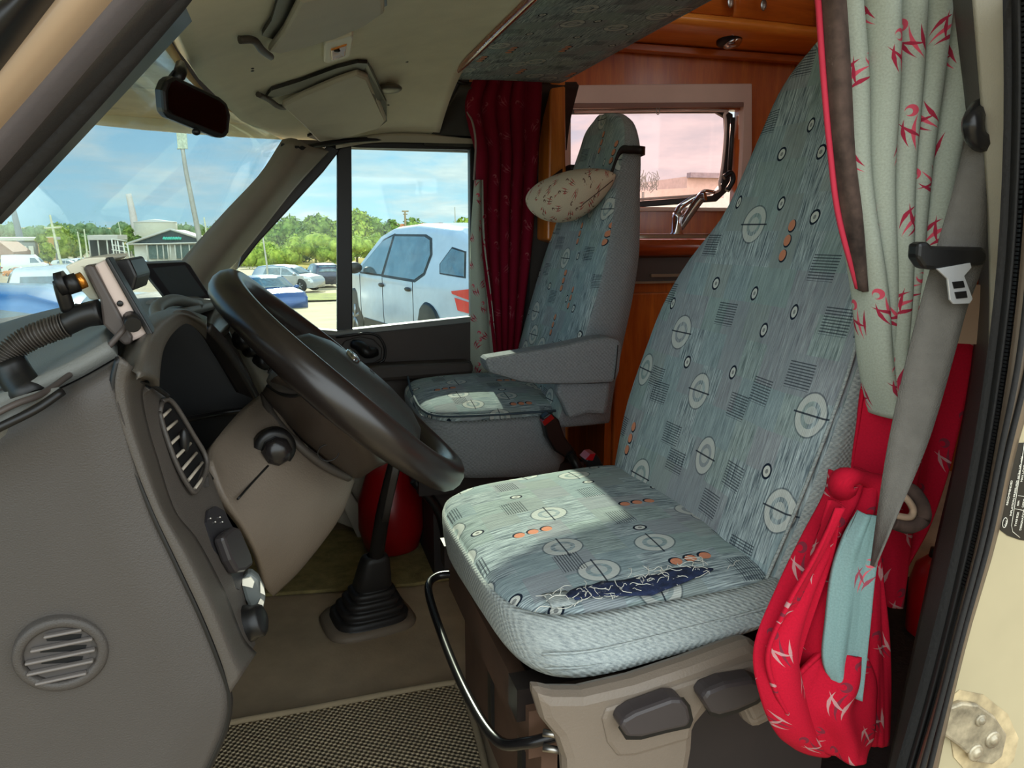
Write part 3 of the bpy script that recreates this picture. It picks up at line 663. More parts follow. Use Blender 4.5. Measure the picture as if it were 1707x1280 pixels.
# dark side face below the bezel
rows = [[Y(346, 772, .79), Y(372, 830, .78), Y(398, 884, .77), (Y(424, 930, .77)), Y(436, 1000, .77), Y(432, 1075, .75)], [Y(368, 830, .86), Y(402, 880, .88), Y(425, 925, .9), Y(446, 985, .95), Y(446, 1020, .95), Y(440, 1060, .95)]]
# centre console: light panel with heater controls
rows = [[Y(378, 540, 1.28), Y(392, 536, 1.26), Y(420, 560, 1.26)], [Y(398, 590, 1.24), Y(415, 590, 1.22), Y(445, 606, 1.22)], [Y(418, 630, 1.2), Y(436, 632, 1.18), Y(470, 650, 1.18)], [Y(436, 680, 1.18), Y(458, 690, 1.16), Y(500, 700, 1.16)], [Y(450, 760, 1.16), Y(480, 770, 1.14), Y(520, 770, 1.14)]]
cc = sheet('centre_console', rows, pm('console_silver', (140, 136, 124), .4, var=.04), dash, nu=16, nv=20, thick=.02, off=1)
mb = MB(); mb.prism([Y(*p, 1.36) for p in ((345, 520), (378, 520), (400, 540), (378, 545), (398, 590), (430, 660), (440, 690), (415, 690), (380, 610), (352, 570))], (-.05, .05, 0)); mb.build('console_side', DARKP, dash)
for px, py, w, h in ((404, 566, 16, 12), (414, 584, 10, 9), (434, 604, 13, 17)):
    mb = MB(); c = Y(px, py, 1.215); mb.lathe(c, (.5, -.8, .2), [(0, w/1000*1.1), (.018, w/1000), (.022, w/1400), (.022, .001)], 14); mb.build('control_knob', BLACK, cc)
for px, py in ((412, 556), (421, 566), (425, 574), (432, 586), (438, 596), (446, 610), (452, 618), (458, 626)):
    mb = MB(); mb.box(Y(px, py, 1.20), (.007, .006, .011), Matrix.Rotation(.6, 3, 'Y')); mb.build('console_switch', WHITE if px % 2 else DARKP, cc, bevel=.001)
pprism('console_vent', [(372, 520), (388, 516), (402, 530), (392, 540), (378, 538)], 1.2, (0, .02, 0), BLACK, dash, .002)
rows = [[Y(290, 530, 1.3), Y(320, 505, 1.4), Y(352, 500, 1.5), Y(372, 505, 1.55)], [Y(345, 540, 1.2), Y(358, 520, 1.3), Y(380, 512, 1.35), Y(400, 520, 1.4)], [Y(360, 560, 1.15), Y(380, 545, 1.25), Y(395, 535, 1.3), Y(430, 560, 1.35)]]
sheet('centre_pad', rows, pm('centre_pad', (64, 62, 60), .35, var=.05, bs=.15), dash, nu=20, nv=14, thick=.02, off=1)
mb = MB(); mb.tube([Y(262, 532, .95), Y(262, 512, 1.0), Y(290, 500, 1.1), Y(330, 508, 1.2)], .008, 8, n=16); mb.tube([Y(330, 505, 1.5), Y(300, 506, 1.4), Y(255, 512, 1.2)], .012, 8, n=16); mb.build('dash_lip', pm('dash_top', (0, 0, 0)), dash)
# passenger side lower dash
mb = MB(); mb.prism([(-.30, 1.35, -.19), (-.14, 1.35, -.20), (-.13, 1.35, -.30), (-.24, 1.35, -.46), (-.30, 1.35, -.46)], (0, .74, 0)); mb.build('glovebox_side', DARKP, dash, bevel=.02)
# steering column shroud
rows = [[Y(436, 655, .93), Y(446, 640, .88), Y(460, 628, .84), Y(480, 622, .86), Y(500, 622, .92)],
        [Y(455, 682, .925), Y(470, 665, .86), Y(500, 645, .82), Y(535, 640, .83), Y(560, 640, .92)],
        [Y(500, 732, .91), Y(515, 710, .85), Y(545, 690, .81), Y(590, 680, .82), Y(620, 690, .92)],
        [Y(545, 768, .905), Y(565, 748, .85), Y(595, 735, .82), Y(630, 730, .84), Y(650, 740, .92)],
        [Y(582, 793, .93), Y(598, 785, .88), Y(625, 774, .86), Y(645, 765, .88), Y(660, 760, .94)],
        [Y(586, 797, .95), Y(602, 796, .93), Y(628, 780, .92), Y(650, 770, .93), Y(662, 762, .96)]]
sh = sheet('column_shroud', rows, pm('shroud_plastic', (66, 56, 49), .4, var=.05, bs=.15, bscale=500), dash, nu=24, nv=24, thick=.008, off=1)
mb = MB(); mb.tube([Y(547, 753, .865)+Vector((math.cos(a)*.012, -.004, math.sin(a)*.010)) for a in [2*math.pi*k/20 for k in range(20)]], .0008, 5, closed=True); mb.build('shroud_cap', BLACK, sh)
rows = [[Y(446, 640, .87), Y(456, 620, .90), Y(462, 612, .96)], [Y(468, 655, .84), Y(480, 628, .86), Y(486, 615, .94)], [Y(505, 658, .82), Y(508, 640, .85), Y(508, 625, .93)]]
sheet('column_cap', rows, DASHM, sh, nu=12, nv=12, thick=.008)
mb = MB(); mb.tube([Y(446, 643, .868), Y(468, 657, .838), Y(490, 660, .825), Y(507, 656, .82)], .002, 6, n=12); mb.build('seam', BLACK, sh)
# ================================================================== STEERING WHEEL
wt, wb = Y(378, 478, .955), Y(742, 776, .955); wc = (wt+wb)/2; ua = (wb-wt).normalized(); va = Vector((0, 1, 0)); wn = ua.cross(va).normalized()
if wn.x < 0: wn = -wn
RW = (wb-wt).length/2
sw = thing('steering_wheel', 'dark brown four-spoke steering wheel with oval badge on its hub', 'steering wheel', wc)
def WP(a, r, l=0): return wc+ua*math.cos(a)*r+va*math.sin(a)*r+wn*l
mb = MB(); rr = []
for i in range(96):
    a = 2*math.pi*i/96; row = []
    g = 1+.06*math.cos(4*a+.4)
    for k in range(14):
        q = 2*math.pi*k/14; row.append(WP(a, RW+math.cos(q)*.0185*g, math.sin(q)*.021*g+.0))
    rr.append(row)
mb.grid(rr, cu=True, cv=True); mb.build('rim', WHEELM, sw)
mb = MB(); rows = []
def hubr(a): return .084+.022*abs(math.cos(a))**2
for r, l in ((1.0, -.030), (1.0, -.012), (.97, .006), (.88, .019), (.65, .029), (.35, .033), (.01, .034)):
    rows.append([WP(a, hubr(a)*r, l)+ua*.022 for a in [2*math.pi*k/40 for k in range(40)]])
mb.grid(rows, cu=True); hub = mb.build('hub', pm('hub_plastic', (50, 52, 50), .38, var=.05, bs=.2, bscale=500), sw)
for a in (math.radians(62), math.radians(118), math.radians(-62), math.radians(-118)):
    mb = MB(); w = .020
    for s in (0,):
        P = [WP(a, .06, -.008), WP(a, .11, -.014), WP(a, RW-.004, -.004)]; n_ = P[2]-P[0]; sd = wn.cross(n_).normalized()
        mb.grid([[p+sd*(w*c*(1.25-.35*i/2))+wn*(.008*q) for c, q in ((-1, 0), (-.8, 1), (.8, 1), (1, 0), (.8, -1), (-.8, -1))] for i, p in enumerate(P)], cu=True)
    mb.build('spoke', pm('spoke_plastic', (46, 40, 37), .35, var=.05), sw, sub=1)
mb = MB(); rows = [[WP(a, 0, l)+va*math.cos(a)*.026*r+ua*(math.sin(a)*.0105*r-.012) for a in [2*math.pi*k/28 for k in range(28)]] for r, l in ((1, .025), (1, .0350), (.9, .0357))]
mb.grid(rows, cu=True); bd = mb.build('badge_rim', CHROME, hub)
mb = MB(); mb.prism([WP(0, -.012, .034)+va*math.cos(a)*.0232+ua*math.sin(a)*.0085 for a in [2*math.pi*k/28 for k in range(28)]], wn*.0016); mb.build('badge_field', pm('badge_blue', (70, 96, 110), .3, var=.02), bd)
text_part('badge_lettering', 'Ford', .017, WP(0, -.0065, .0360)-va*.016, va, -ua, CHROME, bd)
text_part('airbag_lettering', 'SRS', .010, WP(0, .022, .0340)-va*.010, va, -ua, BLACK, hub)
# white key-tag glint between rim and hub
mb = MB(); mb.tube([Y(671, 706, .93), Y(676, 716, .92)], .003, 6); mb.build('chrome_pin', CHROME, sw)
# ================================================================== GEAR LEVER
gb = Z(620, 1050, FL); gl = thing('gear_lever', 'black gear lever with ribbed rubber boot on the cab floor', 'gear lever', gb)
def gring(cx, cy, hw, hh, z, ysk=0): # rounded square ring by pixel centre on plane
    c = Vector((cx, cy, z)); out = []
    for k in range(32):
        a = 2*math.pi*k/32+math.radians(12); x = math.copysign(abs(math.cos(a))**.55, math.cos(a))*hw; y = math.copysign(abs(math.sin(a))**.55, math.sin(a))*hh
        out.append(c+Vector((x*.98-y*.18, y*.98+x*.18, 0)))
    return out
bc = Z(617, 1052, FL)+Vector((.0, .05, 0)); bx, by = bc.x, bc.y
mb = MB(); rows = [gring(bx, by, w, w*.85, FL+z) for w, z in ((.100, .0), (.102, .006), (.096, .014), (.086, .018), (.06, .018))]; V = mb.grid(rows, cu=True); mb.build('base_plate', pm('gear_base', (112, 98, 82), .6, var=.08, bs=.3), gl)
top = Z(633, 960, FL+.11); 
mb = MB(); rows = []
lv = [(.084, .016)]
for i in range(4):
    w = .080-.011*i; z = .020+.020*i; lv += [(w, z), (w+.002, z+.010), (w-.006, z+.014), (w-.014, z+.012)]
lv += [(.040, .10), (.036, .13), (.030, .165), (.026, .175), (.018, .178)]
tx, ty = Z(626, 930, FL+.17).x, Z(626, 930, FL+.17).y
for w, z in lv:
    t_ = z/.178; rows.append(gring(bx+(tx-bx)*t_, by+(ty-by)*t_, w, w*.85, FL+z))
mb.grid(rows, cu=True); mb.build('rubber_boot', pm('boot_rubber', (36, 33, 31), .5, var=.1, bs=.15), gl)
p0 = Vector((tx, ty, FL+.165)); p1 = Y(658, 745, ty-.17); p1 = ray(661, 760); p1 = p1*((ty-.10)/p1.y)
mb = MB(); mb.tube([p0, p0.lerp(p1, .5)+Vector((-.004, 0, 0)), p1], lambda t: .0165-.003*t, 12, n=12); stick = mb.build('shaft', pm('lever_black', (28, 25, 24), .3, var=.1), gl)
mb = MB(); mb.grid([[p0.lerp(p1, t)+Vector((s*.007, -.0165, 0))+Vector((0, 0, 0)) for s in (-1, -.5, .5, 1)] for t in (.42, .6, .8, 1)]); mb.build('shaft_inlay', DASHM, stick, solid=.003)
mb = MB(); kk = p1+(p1-p0).normalized()*.035; mb.ell(kk, [(.023, 0, 0), (0, .023, 0), (0, 0, .036)]); mb.build('knob', BLACK, gl)
# ================================================================== RED CAN in the footwell
rc = Z(662, 945, FL); rx, ry = rc.x+.0, rc.y+.09
can = thing('red_container', 'rounded red container standing behind the gear lever', 'container', (rx, ry, FL))
mb = MB(); mb.lathe((rx, ry, FL+.012), (0, 0, 1), [(0, .05), (.012, .072), (.07, .088), (.15, .086), (.22, .06), (.25, .03), (.255, .01)]); mb.build('body', REDP, can)
mb = MB(); mb.lathe((rx, ry, FL+.26), (0, 0, 1), [(0, .02), (.03, .018), (.032, .004)]); mb.build('cap', BLACK, can)
rd = Z(1556, 1075, FL); rx, ry = rd.x, rd.y+.02
c2 = thing('red_canister', 'small red canister on the dark mat beside the door seal', 'canister', (rx, ry, FL))
mb = MB(); mb.lathe((rx, ry, FL+.012), (0, 0, 1), [(0, .03), (.01, .042), (.12, .045), (.16, .036), (.18, .016)]); mb.build('body', REDP, c2)
text_part('label_print', 'F', .02, (rx-.03, ry-.036, FL+.07), (1, -.6, 0), (0, 0, 1), WHITE, c2)
mb = MB(); mb.lathe((rx, ry, FL+.19), (0, 0, 1), [(0, .014), (.02, .012), (.021, .004)]); mb.build('valve', BLACK, c2)
# ================================================================== SEATS
def backrest_mesh(rows, x0, z0, lean, depth, fm, sm, parent, name='backrest', yc_uv=0):
    """rows: (z, y_near, y_far) of the front face; rounded sides run back by depth(z)"""
    zs = catmull([Vector((r[1], r[2], r[0])) for r in rows], 44); mb = MB(); secs = []
    for i, q in enumerate(zs):
        yn, yf, z = q; w = max(yf-yn, .004); x = x0+lean*(z-z0); t = i/(len(zs)-1)
        d = depth(t); yc = (yn+yf)/2; h = w/2; cr = min(.012, h*.2)
        sec = []
        for k, (s, dx) in enumerate(((-1.0, .030), (-.985, .012), (-.93, .003), (-.8, 0), (-.6, -.004*1), (-.35, .002), (0, .006), (.35, .002), (.6, -.004), (.8, 0), (.93, .003), (.985, .012), (1.0, .030))):
            sec.append(Vector((x+min(dx, d*.4), yc+s*h, z)))
        for s, f in ((.99, .6), (.95, .9), (.8, 1.0), (.4, 1.04), (0, 1.05), (-.4, 1.04), (-.8, 1.0), (-.95, .9), (-.99, .6)):
            sec.append(Vector((x+d*f, yc+s*h, z-.3*lean*0)))
        secs.append(sec)
    V = [[mb.bm.verts.new(p) for p in s_] for s_ in secs]; K = len(V[0])
    for j in range(len(V)-1):
        for i in range(K):
            i2 = (i+1) % K; mb.mi = 0 if 1 <= i < 11 else 1
            q = [V[j][i], V[j][i2], V[j+1][i2], V[j+1][i]]
            mb.face(q, [(-w.co.y, w.co.z) if mb.mi == 0 else (w.co.x, w.co.z) for w in q])
    mb.mi = 1; mb.cap(V[0]); mb.mi = 0; mb.cap(V[-1], uvf=lambda p: (-p.y, p.z))
    return mb.build(name, [fm, sm], parent)
ds = thing('driver_seat', 'blue-grey patterned driver seat with a torn, frayed cushion, nearest the camera', 'seat', (.40, .95, FL))
drow = [(-.475, .745, 1.15), (-.44, .722, 1.175), (-.38, .712, 1.195), (-.30, .704, 1.212), (-.20, .698, 1.205), (-.12, .702, 1.19), (-.05, .735, 1.15), (.02, .79, 1.085), (.08, .822, 1.062), (.15, .845, 1.044), (.20, .862, 1.03), (.235, .885, 1.005), (.255, .92, .975), (.262, .945, .955)]
backrest_mesh(drow, .53, -.42, .30, lambda t: .125-.055*t-.05*max(0, t-.8)*2, SEATF, WEAVE, ds)
mb = MB(); sm_ = catmull([Vector((.53+.30*(z+.42)-.002, yn+.004, z)) for z, yn, yf in drow], 60); mb.tube([p+Vector((.004, 0, 0)) for p in sm_], .0022, 6); mb.build('seam_piping', WEAVE, ds)
mb = MB(); hexblob(mb, [(.205, 1.205, -.435), (.215, .735, -.432), (.585, .695, -.405), (.60, 1.215, -.41)], [(.215, 1.205, -.53), (.222, .668, -.486), (.575, .655, -.432), (.60, 1.215, -.50)], e=.42, dome=.018, smat=1)
cu = mb.build('cushion', [SEATC, WEAVE], ds)
# crease lines and a flap over the tear
for dz, dy in ((0, 0), (-.012, -.010)):
    mb = MB(); mb.tube([(.245, .712+dy, -.458+dz), (.30, .693+dy, -.452+dz), (.40, .686+dy, -.440+dz), (.50, .680+dy, -.427+dz), (.555, .680+dy, -.419+dz)], .0016, 6, n=20); mb.build('side_seam', WEAVE, cu)
mb = MB(); rs = random.Random(3)
def cz(x, y): return -.4345+(x-.21)*.075+.012
for i in range(60):
    x = .27+rs.random()**1.0*.23; y = .748+rs.uniform(-.016, .022)+(.40-x)*.02; p = [Vector((x, y, cz(x, y)-.001))]; a = rs.uniform(0, 6.3)
    for k in range(4):
        a += rs.uniform(-.9, .9); L = rs.uniform(.004, .011); p.append(p[-1]+Vector((math.cos(a)*L, math.sin(a)*L*.7, 0))); p[-1].z = cz(p[-1].x, p[-1].y)+rs.uniform(-.001, .005)
    mb.tube(p, .00045, 4, n=8)
thr = mb.build('frayed_threads', pm('white_thread', (222, 220, 208), .9, var=.05), cu); thr['kind'] = 'stuff'
mb = MB(); rows = []
for i in range(15):
    t = i/14; x = .285+.19*t; w = .019*math.sin(math.pi*t)**.5*(1+.35*noise.noise(Vector((t*7, 0, 0))))+.001; yc = .746+.006*math.sin(t*9)+.010*(.5-t)
    rows.append([Vector((x, yc+w*s, cz(x, yc)+.0008*(1-s*s)+.0012*noise.noise(Vector((x*60, s*3, 1))))) for s in (-1, -.6, -.2, .2, .6, 1)])
mb.grid(rows); mb.build('torn_patch', pm('navy_backing', (34, 44, 72), .95, var=.35, vs_=90, bs=.5, grime=((196, 194, 186), 70, .60)), cu, solid=.0015)
mb = MB(); mb.grid([[Vector((.265+i*.010, .735+j*.009, cz(.27, .74)+.002-.0015*(j-1.5)**2*.3)) for i in range(4)] for j in range(5)]); mb.build('loose_flap', WEAVE, cu, solid=.002)
# plastic side shield with two levers
TAUPE = pm('seat_shield', (112, 100, 88), .45, var=.04, bs=.3, bscale=420)
def prism_fan(name, pix, y, dep, mat, parent, bevel): return pprism(name, pix, y, (0, dep, 0), mat, parent, bevel)
shd = prism_fan('side_shield', [(888, 1150), (925, 1160), (975, 1160), (1060, 1140), (1150, 1110), (1255, 1070), (1275, 1085), (1290, 1130), (1300, 1200), (1255, 1222), (1240, 1190), (1215, 1178), (1186, 1184), (1160, 1215), (1158, 1250), (1150, 1300), (1100, 1330), (945, 1330), (942, 1270), (930, 1235), (905, 1205)], .632, .03, TAUPE, ds, .012)
pr = prism_fan('raised_panel', [(1003, 1200), (1010, 1180), (1060, 1165), (1150, 1135), (1262, 1100), (1275, 1130), (1290, 1185), (1258, 1206), (1245, 1180), (1214, 1166), (1180, 1172), (1156, 1210), (1152, 1235), (1060, 1262), (1030, 1264), (1012, 1240)], .629, .02, TAUPE, shd, .005)
for px in ([(1034, 1212), (1040, 1200), (1060, 1188), (1120, 1166), (1138, 1166), (1148, 1178), (1153, 1200), (1148, 1212), (1110, 1220), (1070, 1230), (1046, 1230)], [(1170, 1165), (1180, 1152), (1210, 1140), (1256, 1132), (1276, 1140), (1280, 1156), (1262, 1172), (1230, 1186), (1200, 1194), (1186, 1190)]):
    cxp = sum(p[0] for p in px)/len(px); cyp = sum(p[1] for p in px)/len(px)
    prism_fan('lever_recess', [(cxp+(a-cxp)*1.05, cyp+(b-cyp)*1.10) for a, b in px], .6285, .004, BLACK, shd, .0)
    prism_fan('adjuster_lever', px, .608, .024, pm('lever_grey', (58, 52, 52), .4, var=.05), shd, .006)
# metal pedestal, runners and release bar
mb = MB(); mb.box((.46, .93, -.68), (.36, .42, .32)); mb.build('pedestal', pm('pedestal_dark', (34, 28, 26), .6, var=.2), ds)
for y in (.74, 1.15):
    mb = MB(); mb.box((.42, y, -.525), (.40, .035, .04)); mb.build('runner', pm('runner_steel', (40, 34, 32), .45, .6, var=.2), ds)
mb = MB(); mb.box((.24, .93, -.555), (.02, .44, .06)); mb.box((.262, .93, -.66), (.02, .40, .20)); mb.build('front_cross_rail', pm('pedestal_rust', (74, 54, 42), .6, .2, var=.3), ds)
for y in (.80, .95): 
    mb = MB(); mb.box((.250, y, -.64), (.006, .02, .16)); mb.build('rail_bracket', BLACK, ds)
mb = MB(); mb.tube([(.245, 1.14, -.56), (.21, 1.15, -.565), (.190, 1.12, -.572), (.188, 1.0, -.585), (.192, .86, -.59), (.20, .74, -.575), (.222, .69, -.548), (.26, .672, -.53)], .0065, 10, n=50); mb.build('release_bar', pm('bar_black', (30, 28, 28), .25, .3, var=.05), ds)
for q in ((925, 1225), (925, 1250)):
    mb = MB(); mb.tube([Y(q[0]-20, q[1]-4, .67), Y(q[0]+15, q[1]+2, .66)], .004, 6); mb.build('spring_pin', STEEL, ds)
# ---- passenger seat
ps = thing('passenger_seat', 'far patterned passenger seat with a grey fold-down armrest, under the red curtain', 'seat', (.5, 1.9, FL))
prow = [(-.47, 1.665, 2.05), (-.43, 1.652, 2.075), (-.36, 1.648, 2.085), (-.26, 1.645, 2.09), (-.16, 1.640, 2.09), (-.06, 1.650, 2.08), (.02, 1.675, 2.06), (.10, 1.705, 2.045), (.17, 1.725, 2.04), (.22, 1.745, 2.03), (.265, 1.785, 2.02), (.292, 1.85, 1.97), (.300, 1.90, 1.93)]
backrest_mesh(prow, .605, -.42, .29, lambda t: max(.175-.155*t, .04), SEATF, WEAVEP, ps)
mb = MB(); hexblob(mb, [(.27, 2.06, -.405), (.28, 1.665, -.432), (.66, 1.66, -.428), (.68, 2.07, -.40)], [(.29, 2.06, -.56), (.31, 1.665, -.58), (.66, 1.66, -.60), (.68, 2.07, -.6)], e=.5, dome=.022, smat=1)
pc = mb.build('cushion', [SEATP, WEAVEP], ps)
mb = MB(); mb.tube([(.30, 2.02, -.392), (.285, 1.85, -.402), (.30, 1.69, -.420), (.42, 1.66, -.424), (.60, 1.655, -.424)], .003, 6, n=24); mb.build('cushion_piping', pm('piping_dark', (60, 74, 84), .9), pc)
ar = pprism('armrest', [(808, 600), (815, 597), (870, 588), (940, 576), (985, 566), (1015, 562), (1032, 566), (1038, 576), (1034, 618), (1030, 632), (1020, 638), (960, 641), (900, 641), (868, 637), (838, 628), (816, 622)], 1.575, (0, .062, 0), WEAVEP, ps, .012)
for f in ar.data.polygons: f.use_smooth = False
mb = MB(); mb.tube([Y(1030, 575, 1.572), Y(1028, 600, 1.572), Y(1024, 632, 1.572)], .0015, 5, n=8); mb.build('armrest_seam', DARKP, ar)
sd = pprism('armrest_bracket_cover', [(932, 638), (990, 638), (1020, 636), (1012, 692), (978, 690), (950, 700), (938, 672), (928, 655)], 1.60, (0, .035, 0), WEAVEP, ps, .01)
mb = MB(); mb.box((.48, 1.9, -.72), (.34, .34, .26)); mb.box((.48, 1.9, -.595), (.42, .42, .05)); mb.build('pedestal', pm('pedestal_dark', (0, 0, 0)), ps)
mb = MB(); mb.tube([Y(690, 800, 1.72), Y(730, 850, 1.72), Y(745, 900, 1.72)], .012, 8, n=8); mb.build('swivel_lever', BLACK, ps)
mb = MB(); mb.prism([Y(*p, 1.62) for p in ((905, 697), (918, 688), (932, 700), (942, 728), (962, 756), (950, 768), (925, 752), (912, 730))], (0, .03, 0)); bk = mb.build('buckle', BLACK, ps, bevel=.004)
mb = MB(); mb.prism([Y(*p, 1.617) for p in ((904, 703), (919, 691), (924, 697), (908, 710))], (0, .02, 0)); mb.build('release_button', REDP, bk)
mb = MB(); mb.tube([Y(950, 755, 1.62), Y(975, 800, 1.6)], .012, 6); mb.build('buckle_strap', BLACK, bk)
# driver's own buckle, only its red tip shows over the cushion
b2 = thing('belt_buckle', 'red-topped belt buckle poking up behind the driver cushion', 'belt buckle', (.52, 1.26, -.6))
mb = MB(); mb.prism([Y(*p, 1.25) for p in ((976, 768), (984, 758), (994, 756), (1000, 764), (1020, 800), (1005, 815))], (0, .028, 0)); bo = mb.build('housing', BLACK, b2, bevel=.003)
mb = MB(); mb.prism([Y(*p, 1.248) for p in ((976, 766), (984, 757), (993, 756), (988, 768))], (0, .03, 0)); mb.build('button', REDP, bo)
mb = MB(); mb.tube([Y(1010, 800, 1.262), (.53, 1.255, -.5), (.54, 1.25, -.84)], .010, 6, n=10); mb.build('stalk', BLACK, b2)
# ---- neck pillow tied round the passenger headrest
A_, B_ = Y(879, 333, 1.93), Y(1026, 292, 1.70); cc_ = Y(950, 327, 1.80); ax = (B_-A_)/2; up = Vector((0, 0, .061)); fw = ax.cross(up).normalized()*.062
npil = thing('neck_pillow', 'cream neck pillow with small red twigs tied to the passenger headrest', 'pillow', cc_)
mb = MB(); rows = []
for j in range(29):
    t = -1+2*j/28; ctr = cc_+ax*t+Vector((0, 0, 0)); 
    r = (1-abs(t)**2.2)**.62 if t < 0 else (1-t**1.7)**.75
    ctr = A_.lerp(B_, (t+1)/2) + (cc_-(A_+B_)/2)*(1-t*t)
    rows.append([ctr+up*math.sin(q)*max(r, .02)+fw*math.cos(q)*max(r, .02) for q in [2*math.pi*k/28 for k in range(28)]])
V = mb.grid(rows, cu=True); mb.cap(V[0]); mb.cap(V[-1]); pb = mb.build('padding', PILLW, npil)
SP = catmull([(B_.x-.01, B_.y+.006, B_.z), (.775, 1.712, .185), (.80, 1.709, .190), (.835, 1.712, .19), (.853, 1.75, .19), (.858, 1.88, .185), (.852, 2.02, .18), (.80, 2.062, .175), (.76, 2.055, .165), (A_.x, A_.y, A_.z)], 60)
mb = MB(); mb.grid([[p+Vector((0, 0, h)) for p in SP] for h in (.0095, 0, -.0095)]); mb.build('strap', BLACK, npil, solid=.002)
mb = MB(); mb.tube([Y(1022, 300, 1.66), Y(1000, 318, 1.69), Y(972, 340, 1.72)], .0012, 5, n=8); mb.build('pillow_seam', pm('seam_thread', (90, 70, 60), .9), npil)
# ================================================================== SEAT BELT (driver)
belt = thing('seat_belt', 'grey driver seat belt with chrome tongue hanging beside the pale curtain', 'seat belt', Y(1560, 560, .5))
BELT = pm('belt_webbing', (92, 88, 82), .8, var=.06, vs_=60, bs=.5, bscale=900)
L_ = [(1612, 225), (1585, 330), (1556, 430), (1536, 500), (1513, 590), (1488, 700), (1470, 800), (1452, 942)]
R_ = [(1646, 232), (1644, 330), (1640, 430), (1612, 512), (1596, 570), (1562, 690), (1530, 780), (1458, 945)]
mb = MB(); a = catmull([Y(*p, .505) for p in L_], 50); b = catmull([Y(*p, .49) for p in R_], 50)
mb.grid([[p.lerp(q, t)+Vector((0, -.002*math.sin(t*3.1), 0)) for t in (0, .25, .5, .75, 1)] for p, q in zip(a, b)]); mb.build('webbing', BELT, belt, solid=.0016)
mb = MB(); mb.tube([Y(1634, 180, .50), Y(1622, 200, .49), Y(1626, 228, .49), Y(1646, 236, .49), Y(1656, 205, .49)], .008, 8, n=20); mb.build('guide_loop', pm('loop_dark', (44, 42, 42), .25, .4), belt)
tb = pprism('tongue_body', [(1532, 405), (1548, 402), (1556, 410), (1640, 412), (1648, 420), (1648, 436), (1640, 442), (1560, 450), (1542, 448), (1530, 430)], .483, (0, .012, 0), BLACK, belt, .003)
mb = MB(); o_ = [(1562, 448), (1618, 438), (1620, 446), (1608, 460), (1622, 498), (1617, 506), (1590, 507), (1584, 500), (1580, 465)]; i_ = [(1592, 474), (1598, 472), (1604, 473), (1608, 480), (1608, 484), (1592, 486)]
mb.prism([Y(*p, .482) for p in o_], (0, .002, 0)); tg = mb.build('tongue', pm('tongue_steel', (200, 200, 200), .32, .55, var=.05), belt, bevel=.0005)
for hole in ([(1588, 470), (1606, 468), (1609, 479), (1591, 481)], [(1592, 487), (1611, 485), (1613, 496), (1595, 498)]):
    mb = MB(); mb.prism([Y(*p, .4812) for p in hole], (0, .0008, 0)); mb.build('tongue_slot', BLACK, tg)
# ================================================================== CURTAINS
def curtain(name, ys, xl, xr, y, folds, amp, mat, parent=None, nu=140, nv=60, phase=0, thick=.003, dy=None, sharp=1.0):
    """hanging cloth: pixel edges xl, xr at heights ys on plane y; folds deepen the cloth sideways"""
    A = catmull([Y(a, p, (y if dy is None else y+dy[i][0])) for i, (a, p) in enumerate(zip(xl, ys))], nv); B = catmull([Y(b, p, (y if dy is None else y+dy[i][1])) for i, (b, p) in enumerate(zip(xr, ys))], nv); rows = []
    for j, (p, q) in enumerate(zip(A, B)):
        t = j/(nv-1); r = []
        for i in range(nu):
            s = i/(nu-1); ph = s*folds*2*math.pi+phase+.8*math.sin(t*2.2+s*3)+1.2*noise.noise(Vector((s*3, t*1.3, phase)))
            w = math.sin(ph); w = math.copysign(abs(w)**sharp, w)
            k = amp*(.55+.45*noise.noise(Vector((s*5, t*1.1, 4+phase)))+.35)
            r.append(p.lerp(q, s)+Vector((0, w*k, 0))+Vector((.35*k*math.cos(ph), 0, 0)))
        rows.append(r)
    mb = MB(); mb.grid(rows); return mb.build(name, mat, parent, solid=thick)
# driver side curtain
dc = thing('side_curtain', 'pale green-grey curtain with red twig print behind the driver seat', 'curtain', Y(1500, 300, .60))
curtain('drape', (-40, 120, 300, 480, 600, 690), (1376, 1398, 1408, 1440, 1452, 1470), (1655, 1618, 1580, 1545, 1520, 1500), .60, 5.4, .017, CURG, dc, sharp=.8, dy=[(0, -.02)]*6)
o = sheet('velvet_edge', [[Y(1362, -40, .605), Y(1366, 0, .605), Y(1375, 130, .605), Y(1386, 250, .605), (Y(1400, 360, .605)), Y(1432, 480, .60)], [Y(1392, -40, .585), Y(1396, 0, .585), Y(1404, 130, .585), Y(1412, 250, .585), Y(1428, 360, .585), Y(1440, 485, .59)], [Y(1408, -40, .60), Y(1412, 0, .60), Y(1420, 130, .60), Y(1428, 250, .60), Y(1438, 360, .60), Y(1446, 488, .60)]], VELV, dc, nu=40, nv=12, thick=.006)
mb = MB(); mb.tube([Y(1360, -40, .60), Y(1364, 0, .60), Y(1373, 130, .60), Y(1384, 250, .60), Y(1398, 360, .60), Y(1430, 480, .597)], .0028, 6, n=40); mb.build('red_piping', pm('red_cord', (200, 50, 74), .8), dc)
mb = MB(); mb.grid([[Y(x, y, yy) for x, yy in ((1590, .63), (1612, .61), (xr, .60))] for y, xr in ((-40, 1662), (120, 1626), (300, 1590), (480, 1552), (560, 1530))]); mb.build('lining', pm('lining_red', (120, 16, 36), .9, var=.1), dc, solid=.003)
# red lining side gathered below the belt and the tail tied back beside the cushion
rcur = thing('tied_curtain_tail', 'bright red twig-print curtain tail bunched beside the driver cushion', 'curtain', Y(1400, 1240, .56))
curtain('back_fold', (560, 640, 720, 800, 880, 950, 1005), (1470, 1455, 1448, 1440, 1448, 1470, 1480), (1600, 1598, 1594, 1584, 1560, 1520, 1490), .60, 1.6, .02, CURR, rcur, nu=80, nv=50, phase=.5)
